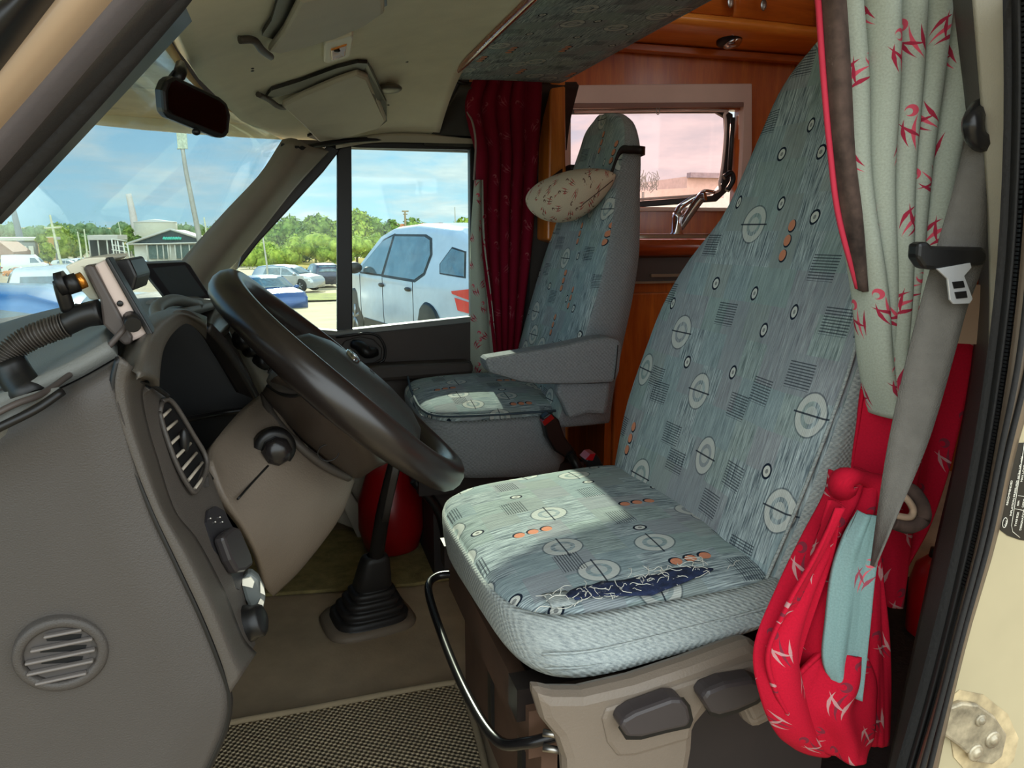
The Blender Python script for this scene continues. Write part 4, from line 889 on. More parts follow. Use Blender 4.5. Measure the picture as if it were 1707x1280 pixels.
# front tail
curtain('front_fold', (788, 830, 900, 980, 1080, 1160, 1215, 1240), (1404, 1392, 1352, 1310, 1268, 1276, 1300, 1330), (1462, 1458, 1452, 1452, 1470, 1474, 1474, 1460), .565, 2.3, .020, CURR, rcur, nu=90, nv=60, phase=2.2, dy=[(0, 0), (0, 0), (-.01, 0), (-.02, 0), (-.03, .0), (-.03, .0), (-.02, 0), (0, 0)])
curtain('left_fold', (840, 920, 1000, 1080, 1140, 1180), (1385, 1345, 1300, 1266, 1278, 1300), (1412, 1400, 1376, 1352, 1340, 1325), .535, .8, .012, CURR, rcur, nu=50, nv=40, phase=4., thick=.004)
curtain('grey_fold', (856, 900, 960, 1040, 1110, 1160), (1440, 1416, 1396, 1386, 1382, 1404), (1462, 1456, 1450, 1445, 1438, 1430), .524, .55, .008, fabric_twig('curtain_teal', (118, 146, 144), (150, 70, 84), (196, 90, 100), seed=7., scale=.9), rcur, nu=40, nv=40, phase=1.2, thick=.004)
curtain('lower_fold', (1085, 1130, 1180, 1230, 1262), (1380, 1340, 1300, 1350, 1385), (1440, 1455, 1450, 1445, 1430), .532, 1.1, .012, CURR, rcur, nu=60, nv=30, phase=.2, thick=.004)
curtain('right_fold', (870, 960, 1060, 1160, 1235), (1446, 1440, 1436, 1436, 1440), (1462, 1466, 1474, 1476, 1474), .545, .6, .009, CURR, rcur, nu=30, nv=40, phase=3., thick=.004)
mb = MB(); mb.tube([Y(1412, 830, .575), Y(1406, 806, .556), (Y(1420, 795, .548)), Y(1446, 800, .55), Y(1464, 815, .552), Y(1466, 850, .56)], lambda t: .0105+.0035*math.sin(t*9), 12, n=40); mb.build('gathered_knot', CURR, rcur)
tie = thing('tie_back', 'brown velvet tie-back loop holding the red curtain by the belt', 'tie-back', Y(1510, 860, .57))
mb = MB(); mb.tube([Y(1500, 812, .575), Y(1520, 820, .56), Y(1537, 845, .555), Y(1536, 866, .555), Y(1515, 876, .553), Y(1486, 868, .555)], .008, 8, n=30); mb.build('loop', VELV, tie)
mb = MB(); mb.tube([Y(1490, 818, .57), Y(1508, 828, .553), Y(1522, 848, .55), Y(1516, 862, .548), Y(1486, 858, .55)], .0035, 6, n=30); mb.build('edging', pm('loop_edge', (176, 150, 126), .9), tie)
# passenger side curtain
pcu = thing('window_curtain', 'dark red curtain hanging beside the passenger window behind the far seat', 'curtain', Y(840, 400, 2.08))
curtain('drape', (128, 170, 210, 260, 340, 430, 520, 600, 660), (790, 776, 782, 794, 794, 800, 812, 822, 832), (906, 905, 902, 898, 892, 884, 872, 862, 856), 2.115, 5.2, .011, CURRD, pcu, nu=120, nv=60, phase=.7, dy=[(-.10, -.10), (-.085, -.085), (-.055, -.055), (-.02, -.02), (0, 0), (0, 0), (0, 0), (0, 0), (0, 0)])
curtain('grey_lining', (300, 400, 500, 600, 660), (792, 786, 786, 786, 788), (806, 810, 822, 832, 846), 2.10, 1.4, .012, CURG, pcu, nu=40, nv=40, phase=1.)
mb = MB(); mb.tube([Y(800, 142, 2.08), Y(840, 138, 2.06), Y(905, 142, 2.06)], .010, 8, n=12); mb.tube([Y(755, 132, 2.04), Y(775, 140, 2.04), Y(795, 140, 2.06)], .006, 6, n=8); mb.build('curtain_rail', BLACK, pcu)
mb = MB(); mb.tube([Y(779, 186, 2.05), Y(788, 205, 2.045), Y(793, 240, 2.05), Y(790, 300, 2.05)], .003, 6, n=12); mb.build('hem_piping', pm('hem_grey', (140, 130, 124), .8), pcu)
# ================================================================== BUNK BOARD, VISORS, LAMP, MIRROR
bd_ = thing('bunk_board', 'fabric-covered bunk board with orange wooden edge under the cab ceiling', 'board', (.57, 1.2, .40))
rows = [[(.415, .35, .375), (.58, .35, .392), (.735, .35, .40)], [(.415, 1.2, .378), (.58, 1.2, .396), (.73, 1.2, .404)], [(.42, 1.93, .378), (.58, 1.98, .392), (.735, 2.03, .402)]]
mb = MB(); rr_ = [catmull(r, 10) for r in rows]; cc2 = [catmull([r[i] for r in rr_], 24) for i in range(10)]
mb.grid([[cc2[i][j] for i in range(10)] for j in range(24)], uvf=lambda p: (p.x*1.0, p.y)); mb.build('fabric_panel', BOARD, bd_, solid=.02, off=0)
mb = MB(); mb.tube([(.408, .35, .368), (.408, 1.2, .372), (.412, 1.93, .372)], .008, 8, n=20); mb.build('front_edge', WOODR, bd_)
mb = MB(); mb.tube([(.74, .35, .398), (.738, 1.2, .402), (.742, 2.03, .400)], .006, 8, n=20); mb.build('rear_piping', WEAVEP, bd_)
def hug(pix, lift=.012, n=8):   # outline hugging the ceiling
    return [PC(px, py)-Vector((0, 0, lift)) for px, py in pix]
def visor(name, label, body, recess, clip, extra=None):
    pts = hug(body, .016); c = sum(pts, Vector())/len(pts)
    t = thing(name, label, 'sun visor', c, 'sun visors folded against the ceiling')
    mb = MB(); mb.prism(hug(recess, .009), (0, 0, .007)); mb.build('recess', BLACK, t)
    mb = MB(); mb.prism(hug(body, .022), (0, 0, .014)); mb.build('pad', VISOR, t, bevel=.006)
    mb = MB(); mb.tube([PC(*p)-Vector((0, 0, l)) for p, l in clip], .0055, 8, n=14); mb.build('clip', DASHM, t)
    return t
v1 = visor('sun_visor', 'beige sun visor in its black recess, nearer the passenger window', [(468, 160), (500, 143), (560, 118), (596, 106), (612, 112), (630, 150), (644, 186), (632, 200), (580, 215), (545, 224), (530, 222), (505, 195)], [(440, 158), (452, 143), (500, 128), (560, 106), (596, 97), (612, 98), (622, 115), (644, 165), (645, 196), (630, 208), (560, 224), (540, 232), (512, 222), (600, 190), (600, 125)], [((430, 150), .008), ((448, 156), .012), ((462, 160), .020), ((474, 166), .016)])
mb = MB(); q = PC(647, 140); mb.ell(q-Vector((0, 0, .010)), [(.030, .01, 0), (-.01, .040, 0), (0, 0, .010)]); mb.build('pivot_cover', pm('pivot_grey', (84, 76, 66), .35, var=.05), v1)
v2 = visor('sun_visor', 'beige sun visor at the top edge, above the amber cabin lamp', [(446, 62), (470, 28), (498, -30), (640, -50), (640, -4), (610, 18), (560, 40), (510, 54), (462, 66)], [(436, 48), (452, 22), (470, -40), (640, -60), (645, -2), (600, 24), (520, 52), (480, 64)], [((398, 56), .008), ((422, 52), .012), ((436, 60), .020), ((450, 74), .018)])
for p in ((420, 114), (420, 118), (678, 103), (647, 175)):
    pass
lamp = thing('cabin_lamp', 'small amber cabin lamp with white surround between the two visors', 'ceiling lamp', PC(563, 73))
mb = MB(); mb.prism(hug([(539, 68), (542, 62), (586, 49), (589, 52), (584, 82), (581, 86), (545, 97), (539, 94)], .010), (0, 0, .012)); mb.build('surround', WHITE, lamp, bevel=.003)
am = pm('amber_lens', (226, 140, 60), .15, var=.15, vs_=60, coat=.6)
mb = MB(); mb.prism(hug([(551, 70), (578, 61), (575, 80), (552, 88)], .014), (0, 0, .008)); ln = mb.build('lens', am, lamp, bevel=.002)
mb = MB(); mb.ell(PC(561, 69)-Vector((0, 0, .015)), [(.006, 0, 0), (0, .007, 0), (0, 0, .003)]); mb.build('bulb_socket', BLACK, ln)
# mirror
mc = Y(328, 178, 1.02); mir = thing('rear_view_mirror', 'black-framed rear-view mirror hanging under the windscreen header', 'mirror', mc)
mo = [(270, 150), (277, 132), (290, 126), (368, 162), (380, 172), (386, 192), (383, 222), (376, 231), (364, 230), (282, 197), (273, 188)]
mi_ = [(280, 152), (286, 138), (293, 134), (364, 168), (374, 176), (378, 194), (376, 216), (370, 223), (288, 190), (281, 182)]
def YT(px, py): # tilted plane of the mirror
    t = (px-328)/58.0; return Y(px, py, 1.02+t*.045)
mb = MB(); mb.prism([YT(*p) for p in mo], (-.012, .022, .004)); bod = mb.build('housing', BLACK, mir, bevel=.005)
gm, gnt, gb_ = newmat('mirror_face', .06, 1.); gb_.inputs['Base Color'].default_value = lin((60, 52, 54))
mb = MB(); mb.prism([YT(*p)+Vector((.0003, -.0012, 0)) for p in mi_], (0, .0015, 0)); mb.build('mirror_glass', gm, bod)
mb = MB(); mb.tube([PC(302, 120)+Vector((0, 0, .01)), Y(300, 122, 1.03), Y(290, 135, 1.045), Y(300, 150, 1.045)], .008, 8, n=12); mb.build('stem', BLACK, mir)
mb = MB(); mb.ell(Y(327, 220, 1.02), [(.005, 0, 0), (0, .005, 0), (0, 0, .004)]); mb.build('dip_tab', BLACK, mir)
mb = MB()
for p in ((420, 114), (420, 118), (678, 103), (647, 175)):
    mb.ell(PC(*p), [(.004, 0, 0), (0, .005, 0), (0, 0, .0015)], 8, 4)
struct(mb.build('trim_18', BLACK))
# ================================================================== KITCHEN BEHIND THE PASSENGER SEAT
kw = 2.33
def rect(a, b): return [(a[0], a[1]), (b[0], a[1]), (b[0], b[1]), (a[0], b[1])]
# wall with the window opening
wl, wr_, wt_, wb_ = Y(950, 178, kw).x, Y(1236, 178, kw).x, Y(1090, 176, kw).z, Y(1090, 345, kw).z
mb = MB()
def wbox(x0, x1, z0, z1): mb.box(((x0+x1)/2, kw+.02, (z0+z1)/2), (x1-x0, .04, z1-z0))
wbox(.66, wl, -.9, 1.0); wbox(wr_, 2.4, -.9, 1.0); wbox(wl, wr_, wt_, 1.0); wbox(wl, wr_, -.9, wb_)
struct(mb.build('wall_back', WOODV))
# partition on the right and post on the left
mb = MB(); mb.box((1.72, 2.0, .2), (.04, .75, 2.2)); struct(mb.build('wall_partition', WOODV))
struct(pprism('trim_19', [(918, 126), (943, 124), (945, 410), (912, 400)], 2.05, (0, .28, 0), wood('wood_post', (170, 84, 22), (222, 132, 50), 2), bevel=.006))
struct(pprism('trim_20', [(896, 150), (926, 150), (926, 560), (880, 560)], 2.14, (0, .06, 0), PILLD))
for q in ((1300, 120), (1315, 117)):
    pass
# white knobs on the partition
for (px, py), nm in (((1299, 120), 'left of the two small white hooks on the wooden partition'), ((1314, 117), 'right of the two small white hooks on the wooden partition')):
    p = X(px, py, 1.69); t = thing('coat_hook', nm, 'hook', p, 'white hooks on the partition')
    mb = MB(); mb.lathe(p, (-1, 0, 0), [(-.002, .007), (.002, .007), (.004, .003), (.012, .003), (.014, .007), (.018, .006), (.019, .001)], 12); mb.build('knob', WHITE, t)
# window with pinkish plastic frame, blind cassette and opening pane
win = bpy.data.objects.new('window_4', None); C.objects.link(win); win.location = ((wl+wr_)/2, kw, wb_); win['kind'] = 'structure'
PINK = pm('window_surround', (206, 176, 160), .5, var=.03); PINKD = pm('window_surround_dark', (130, 96, 84), .5, var=.05)
fo = [(942, 148), (960, 142), (1240, 139), (1254, 143), (1256, 152), (1240, 352), (942, 356)]
def frame_ring(name, outer, inner, y, dep, mat, parent, bev=.003):
    a = [Y(*p, y) for p in outer]; b = [Y(*p, y) for p in inner]; n = len(a); mb = MB()
    A = [mb.bm.verts.new(p) for p in a]; B = [mb.bm.verts.new(p) for p in b]; D = [mb.bm.verts.new(p+Vector((0, dep, 0))) for p in b]; G = [mb.bm.verts.new(p+Vector((0, dep, 0))) for p in a]
    for i in range(n):
        j = (i+1) % n
        for q in ((A[i], A[j], B[j], B[i]), (B[i], B[j], D[j], D[i]), (D[i], D[j], G[j], G[i]), (G[i], G[j], A[j], A[i])): mb.face(list(q), None, False)
    return mb.build(name, mat, parent, bevel=bev)
frame_ring('surround', [(940, 142), (1100, 140), (1254, 139), (1254, 250), (1240, 352), (1100, 352), (940, 354), (940, 250)], [(951, 174), (1100, 173), (1240, 172), (1238, 250), (1232, 346), (1100, 346), (951, 348), (951, 250)], kw-.02, .03, PINK, win)
pprism('blind_cassette', [(950, 172), (1240, 170), (1240, 178), (950, 180)], kw-.026, (0, .03, 0), PINKD, win, .002)
frame_ring('pane_frame', [(944, 182), (1100, 180), (1205, 180), (1222, 190), (1224, 230), (1216, 316), (1195, 336), (1060, 346), (944, 352)], [(952, 190), (1100, 188), (1196, 188), (1210, 196), (1212, 230), (1204, 306), (1188, 326), (1060, 336), (952, 342)], kw+.03, .02, BLACK, win)
mb = MB(); mb.tube([Y(958, 186, kw), Y(1190, 184, kw), Y(1208, 194, kw), Y(1208, 240, kw), Y(1200, 300, kw), Y(1186, 322, kw), Y(1060, 333, kw)], .005, 6, n=60); mb.build('pane_gasket', pm('gasket_pale', (222, 200, 190), .4), win)
PG = glass('pink_acrylic', (255, 234, 232), .03, .04, (240, 220, 215))
mb = MB(); mb.prism([Y(948, 186, kw+.04), Y(1212, 184, kw+.04), Y(1206, 330, kw+.04), Y(948, 346, kw+.04)], (0, .006, 0)); mb.build('pane', PG, win)
mb = MB(); mb.tube([Y(1222, 196, kw-.01), Y(1216, 290, kw-.01)], .008, 8); mb.build('stay_rail', DARKP, win)
mb = MB(); mb.tube([Y(1206, 296, kw-.03), Y(1218, 288, kw-.03), Y(1222, 300, kw-.03), Y(1212, 318, kw-.03)], .009, 8, n=12); mb.build('latch', BLACK, win)
mb = MB(); mb.tube([Y(1097, 180, kw-.02)+Vector((math.cos(a)*.006, 0, math.sin(a)*.012-.008)) for a in [2*math.pi*k/16 for k in range(16)]], .0014, 5, closed=True); mb.build('blind_pull', STEEL, win)
# worktop with rounded red edge, chrome sink rim
wk = thing('worktop', 'polished red-brown wooden worktop with rounded edge under the pink-lit window', 'worktop', (1.3, 2.1, -.04))
mb = MB(); mb.box((1.27, 2.11, -.038), (.86, .42, .036)); mb.build('slab', WOODR, wk, bevel=.004)
mb = MB(); mb.tube([(.84, 1.90, -.045), (1.2, 1.895, -.045), (1.69, 1.90, -.045)], .024, 12, n=8); mb.build('rounded_edge', WOODR, wk)
sk = thing('sink', 'chrome sink rim let into the worktop in front of the tap', 'sink', (1.3, 2.08, -.018))
mb = MB(); 
ro = [(.90, 1.93), (1.62, 1.93), (1.62, 2.27), (.90, 2.27)]
def rrect(x0, x1, y0, y1, r, z, n=6):
    out = []
    for cx, cy, a0 in ((x1-r, y1-r, 0), (x0+r, y1-r, 90), (x0+r, y0+r, 180), (x1-r, y0+r, 270)):
        for k in range(n+1): a = math.radians(a0+90*k/n); out.append(Vector((cx+r*math.cos(a), cy+r*math.sin(a), z)))
    return out
mb.grid([rrect(.92, 1.60, 1.935, 2.20, .05, -.019), rrect(.925, 1.595, 1.94, 2.195, .05, -.008), rrect(.945, 1.575, 1.96, 2.175, .045, -.008), rrect(.955, 1.565, 1.97, 2.165, .04, -.016)], cu=True); mb.build('rim', CHROME, sk)
mb = MB(); V = mb.grid([rrect(.955, 1.565, 1.97, 2.165, .04, -.016), rrect(.98, 1.54, 1.99, 2.145, .03, -.0185)], cu=True); mb.cap(V[-1]); mb.build('basin', STEEL, sk)
fp = Y(1128, 388, 2.12)
fct = thing('tap', 'chrome mixer tap with lever standing in front of the kitchen window', 'tap', (fp.x, 2.12, -.01))
mb = MB(); mb.lathe((fp.x, 2.12, -.016), (0, 0, 1), [(0, .024), (.008, .022), (.012, .017), (.055, .017), (.07, .014), (.072, .004)], 18); mb.build('base', CHROME, fct)
mb = MB(); mb.tube([(fp.x+.01, 2.12, .01), Y(1150, 355, 2.10), Y(1168, 330, 2.08), Y(1176, 326, 2.07)], lambda t: .013+.003*t, 12, n=16); mb.build('spout', CHROME, fct)
mb = MB(); mb.tube([(fp.x, 2.12, .055), Y(1135, 345, 2.11), Y(1150, 334, 2.10), Y(1165, 326, 2.09)], lambda t: .012-.004*t, 10, n=12); mb.tube([Y(1162, 328, 2.09), Y(1174, 318, 2.08), Y(1192, 320, 2.07)], .0045, 8, n=10); mb.build('lever', CHROME, fct)
kc = thing('kitchen_cabinet', 'orange-brown wooden kitchen cabinet below the worktop, behind the far seat', 'cabinet', (1.27, 2.1, FL))
mb = MB(); mb.box((1.27, 2.12, -.46), (.84, .38, .80)); mb.build('carcass', WOODV, kc)
mb = MB(); mb.box((1.27, 1.925, -.105), (.82, .014, .065)); hp = mb.build('grey_fascia', pm('fascia_grey', (84, 74, 68), .45, var=.06), kc)
mb = MB(); mb.box((1.27, 1.914, -.122), (.60, .012, .008)); mb.box((1.27, 1.916, -.1405), (.82, .016, .006)); mb.build('fascia_rail', pm('rail_beige', (150, 128, 104), .4), hp)
for i, x in enumerate((1.03, 1.40)):
    mb = MB(); mb.box((x+.02, 1.922, -.47), (.36, .018, .60)); d_ = mb.build('cabinet_door', WOODV, kc, bevel=.004)
    mb = MB(); mb.lathe((x+.16, 1.913, -.24), (0, -1, 0), [(0, .014), (.006, .014), (.007, .001)], 12); mb.build('push_button', STEEL, d_)
# overhead cabinet with curved front, two doors and spotlights
oc_ = thing('overhead_cabinet', 'orange wooden overhead locker with curved front above the window', 'cabinet', (1.2, 2.1, .56))
def ohy(x): return 2.15-.05*math.cos((x-1.1)*2.0)
xs = [.78+.92*i/23 for i in range(24)]
mb = MB(); mb.grid([[Vector((x, yy, zz)) for x in xs] for yy, zz in ((2.32, .575),)]+[[Vector((x, ohy(x)+dy, zz)) for x in xs] for dy, zz in ((.10, .580), (.02, .588), (.0, .598), (0, .618), (.012, .618), (.03, .90))]+[[Vector((x, 2.32, .90)) for x in xs]]); mb.build('body', WOODL, oc_)
mb = MB(); mb.box((1.24, 2.30, .562), (.92, .035, .022)); mb.build('light_rail', WOODH, oc_, bevel=.003)
DW = wood('wood_door', (156, 66, 12), (200, 104, 30), axis=0)
for i, (x0, x1, kn) in enumerate(((.80, 1.30, (1218, 3)), (1.31, 1.62, (1273, 8)))):
    mb = MB(); n_ = 14; XS = [x0+(x1-x0)*k/(n_-1) for k in range(n_)]
    mb.grid([[Vector((x, ohy(x)+.002+.03*t, .624+.26*t)) for x in XS] for t in (0, .5, 1)]); dd = mb.build('locker_door', DW, oc_, solid=.018, off=1)
    q = Y(*kn, ohy(1.2)-.012); mb = MB(); mb.ell(q, [(.010, 0, 0), (0, .005, 0), (0, 0, .017)]); mb.build('knob', STEEL, dd)
for px, py, lab in ((1026, 66, 'left chrome spotlight, half hidden by the bunk board, under the locker'), (1218, 70, 'right chrome spotlight under the overhead locker')):
    q = Y(px, py, 2.20); s_ = thing('spotlight', lab, 'spotlight', q, 'spotlights under the locker')
    mb = MB(); mb.lathe(q+Vector((0, 0, .012)), (.2, -.3, -1), [(-.006, .044), (.004, .046), (.010, .042), (.016, .030), (.017, .001)], 24); mb.build('housing', BLACK, s_)
    mb = MB(); mb.lathe(q+Vector((.004, -.004, -.002)), (.2, -.3, -1), [(0, .030), (.006, .029), (.012, .022), (.014, .010), (.0142, .001)], 20); mb.build('reflector', CHROME, s_)
# dinette furniture glimpsed behind the belt
ben = thing('side_furniture', 'wooden cabinet with a pale panel glimpsed between belt and door pillar', 'cabinet', (1.2, .9, FL))
mb = MB(); mb.box((1.62, .80, -.42), (.5, .5, .86)); mb.build('body', WOODV, ben)
pprism('pale_panel', [(1596, 475), (1650, 475), (1650, 575), (1590, 572)], .548, (0, .008, 0), pm('pale_panel', (214, 180, 150), .5, var=.04), ben)
# ================================================================== NAVIGATION DEVICES ON THE DASH
dv = thing('mounted_device', 'white and black box on a ribbed flexible arm at the windscreen corner', 'electronic device', Y(190, 500, .62))
DP = pm('device_pale', (196, 176, 166), .45, var=.03); DG = pm('device_grey', (70, 62, 58), .5, var=.06)
yd = .60
mb = MB(); mb.prism([Y(*p, yd) for p in ((156, 442), (176, 432), (250, 556), (214, 572))], (0, .02, 0)); mb.build('pale_side', DP, dv, bevel=.002)
mb = MB(); mb.prism([Y(*p, yd-.004) for p in ((138, 446), (146, 440), (156, 444), (220, 562), (218, 574), (206, 576), (198, 568), (170, 540), (166, 500))], (0, .075, 0)); mb.build('black_back', DG, dv, bevel=.002)
mb = MB(); mb.prism([Y(*p, yd-.003) for p in ((174, 432), (180, 428), (255, 556), (250, 563), (244, 558))], (0, .016, 0)); mb.build('screen_bezel', BLACK, dv, bevel=.001)
mb = MB(); mb.prism([Y(*p, yd+.03) for p in ((182, 436), (215, 430), (229, 460), (222, 486), (206, 480))], (0, .06, 0)); mb.build('hood', BLACK, dv, bevel=.002)
mb = MB(); mb.prism([Y(*p, yd+.02) for p in ((108, 444), (140, 430), (176, 428), (178, 434), (158, 444), (138, 446), (150, 470), (166, 500), (150, 500), (132, 480))], (-.004, .10, 0)); mb.build('pale_back', pm('device_cream', (214, 208, 186), .45, var=.03), dv, bevel=.002)
mb = MB(); mb.ell(Y(200, 506, yd-.001), [(.0022, 0, 0), (0, .001, 0), (0, 0, .0022)]); mb.build('socket', BLACK, dv)
mb = MB(); mb.tube([Y(140, 466, yd-.002), Y(128, 471, yd-.004)], .0058, 12); mb.build('antenna_connector', pm('brass', (196, 128, 50), .25, .8, var=.1), dv)
mb = MB(); mb.tube([Y(130, 470, yd-.004), Y(110, 476, yd-.006)], .0070, 10); mb.tube([Y(112, 470, yd-.006), Y(98, 474, yd-.006)], .0085, 10); mb.tube([Y(100, 468, yd-.006), Y(106, 492, yd-.004), Y(114, 516, yd)], .0048, 10, n=8); mb.build('antenna', BLACK, dv)
mb = MB(); mb.tube([Y(168, 520, yd), Y(140, 526, yd), Y(104, 544, yd)], lambda t: .0095-.0015*t, 14, n=8); mb.build('arm_socket', BLACK, dv)
path = catmull([Y(110, 541, yd), Y(80, 551, yd), (Y(45, 566, yd)), Y(18, 585, yd-.002), Y(4, 608, yd-.004), Y(12, 632, yd-.004)], 130)
mb = MB(); rows = []
for i, p in enumerate(path):
    t = (path[min(i+1, 129)]-path[max(i-1, 0)]).normalized(); x = t.cross(Vector((0, 1, 0))).normalized(); y = t.cross(x); r = .0078+.0016*math.sin(i*2*math.pi/4.33)
    rows.append([p+(x*math.cos(q)+y*math.sin(q))*r for q in [2*math.pi*k/14 for k in range(14)]])
mb.grid(rows, cu=True); mb.build('flexible_arm', pm('flex_grey', (62, 56, 50), .45, var=.08), dv)
mb = MB(); mb.tube([Y(14, 606, yd-.004), Y(30, 632, yd-.008), Y(58, 668, yd-.02)], .0115, 16, n=6); mb.build('foot', BLACK, dv)
mb = MB(); mb.tube([Y(213, 540, yd-.006), Y(200, 556, yd-.012), Y(170, 588, yd-.015), Y(120, 622, yd-.018), Y(70, 656, .535), Y(20, 676, .515), Y(-60, 718, .50)], .0021, 8, n=50); cab = mb.build('cable', DG, dv)
mb = MB(); mb.tube([Y(218, 530, yd-.001), Y(222, 542, yd-.016)], .0055, 12); mb.build('plug', BLACK, cab)
scr = thing('dash_screen', 'small flat black monitor tilted on top of the dashboard by the far pillar', 'monitor', Y(300, 510, 1.5))
so_ = [(236, 446), (243, 440), (310, 437), (318, 442), (356, 500), (352, 504), (300, 514), (288, 510)]
def YS(px, py, l=0): return Y(px, py, 1.45+(px-236)/120*.10-l)
mb = MB(); mb.prism([YS(*p) for p in so_], (-.012, .018, .004)); bb = mb.build('casing', pm('monitor_black', (40, 40, 42), .35, var=.05), scr, bevel=.003)
gm2, gnt2, gb2 = newmat('screen_face', .35, 0., .3); gb2.inputs['Base Color'].default_value = lin((62, 68, 69))
mb = MB(); mb.prism([YS(*p, .001) for p in ((254, 447), (308, 442), (343, 492), (294, 503))], (0, .0006, 0)); mb.build('screen', gm2, bb)
mb = MB(); mb.prism([YS(*p, .0012) for p in ((322, 501), (332, 499), (333, 501), (323, 503))], (0, .0006, 0)); mb.build('button_mark', BLACK, bb)
mb = MB(); mb.tube([Y(310, 505, 1.53), Y(304, 522, 1.55), Y(300, 530, 1.56)], .014, 8); mb.build('stand', BLACK, scr)
# fob hanging by the ignition side of the bezel
fob = thing('key_fob', 'grey and white plastic fob hanging at the lower end of the dashboard', 'fob', Y(420, 990, .70))
mb = MB(); fo_ = [(402, 978), (405, 964), (412, 955), (420, 957), (430, 965), (440, 985), (442, 1000), (438, 1020), (428, 1028), (418, 1020), (408, 1000)]
mb.prism([Y(*p, .655) for p in fo_], (0, .014, 0)); fb = mb.build('body', pm('fob_grey', (92, 96, 94), .4, var=.05), fob, bevel=.004)
for pp in (((404, 966), (418, 962), (424, 970), (421, 980), (404, 976)), ((434, 970), (440, 982), (442, 992), (434, 988)), ((424, 1018), (434, 998), (440, 1004), (436, 1022), (428, 1028))):
    mb = MB(); mb.prism([Y(*p, .6535) for p in pp], (0, .003, 0)); mb.build('white_label', WHITE, fb)
mb = MB(); mb.lathe(PB(410, 1040, 0), bn, [(-.002, .016), (.004, .016), (.008, .014), (.014, .014), (.016, .010), (.017, .001)], 10); mb.build('headlamp_level_knob', BLACK, dash)
# ================================================================== DOOR JAMB DETAILS
stk = thing('tyre_pressure_sticker', 'black tyre pressure sticker with white lettering on the cream door jamb', 'sticker', Y(1700, 820, jy))
def YJ(px, py, l=0): return Y(px, py, jy-.0006-l)
mb = MB(); mb.prism([YJ(*p) for p in ((1688, 738), (1740, 738), (1740, 905), (1700, 900), (1680, 893), (1668, 884), (1664, 872))], (0, .0005, 0)); stb = mb.build('black_field', BLACK, stk)
JW = pm('print_white', (226, 220, 204), .5, var=.02)
def jt(txt, px, py, h, ang):
    o0 = YJ(px, py, .0004); o1 = YJ(px+math.cos(ang)*40, py-math.sin(ang)*40, .0004); o2 = YJ(px-math.sin(ang)*40, py-math.cos(ang)*40, .0004)
    s_ = (o1-o0).length/40
    text_part('lettering', txt, h*s_*1.35, o0, o1-o0, o2-o0, JW, stb, .0001)
A_ = math.radians(79)
jt('RECOMMENDED', 1680, 842, 4.2, A_); jt('INFLATION PRESSURES psi bar kPa cold', 1686, 860, 4.4, A_)
jt('TYRE SIZE', 1694, 877, 4, A_); jt('DESIGNATION', 1702, 884, 4, A_); jt('RIM', 1698, 843, 4, A_); jt('CODE', 1706, 846, 4, A_); jt('MAX LOAD', 1704, 803, 4.2, A_)
mb = MB(); mb.tube([YJ(1700, 896, .0003), YJ(1688, 886, .0003), YJ(1686, 876, .0003), YJ(1700, 790, .0003), YJ(1708, 736, .0003)], .0003, 4); mb.tube([YJ(1692, 848, .0003), YJ(1712, 852, .0003)], .0002, 4); mb.tube([YJ(1697, 826, .0003), YJ(1712, 828, .0003)], .0002, 4); mb.build('table_line', JW, stb)
oc3 = [YJ(1675, 871, .0004)+Vector((math.cos(a)*.0022*0+math.sin(a)*.0024, 0, math.cos(a)*.0042)) for a in [2*math.pi*k/20 for k in range(20)]]
mb = MB(); mb.tube(oc3, .0003, 5, closed=True); mb.build('oval_mark', JW, stb); jt('Ford', 1677, 876, 3.4, A_)
ck = thing('door_check_bracket', 'dirty metal door check bracket bolted low on the cream door jamb', 'bracket', Y(1625, 1220, jy))
WS2 = pm('dirty_steel', (150, 140, 120), .4, .5, var=.3, vs_=60)
mb = MB(); mb.prism([Y(*p, jy-.006) for p in ((1570, 1185), (1605, 1172), (1632, 1175), (1660, 1195), (1680, 1225), (1672, 1262), (1655, 1276), (1630, 1272), (1600, 1245), (1568, 1222))], (0, .006, 0)); pl_ = mb.build('plate', WS2, ck, bevel=.002)
for px, py, r in ((1626, 1254, .008), (1634, 1200, .0055), (1654, 1232, .008)):
    mb = MB(); mb.lathe(Y(px, py, jy-.006), (0, -1, 0), [(-.001, r), (.0012, r), (.0018, r*.8), (.0019, r*.5), (.0032, r*.45), (.0033, .0005)], 14); mb.build('bolt', WS2, pl_)
mb = MB(); mb.prism([Y(*p, jy-.0008) for p in ((1575, 1170), (1600, 1150), (1640, 1158), (1680, 1190), (1698, 1230), (1690, 1268), (1660, 1300), (1620, 1296), (1590, 1262))], (0, .0006, 0)); mb.build('grease_stain', pm('stain', (168, 150, 116), .6, var=.2, vs_=40), ck)
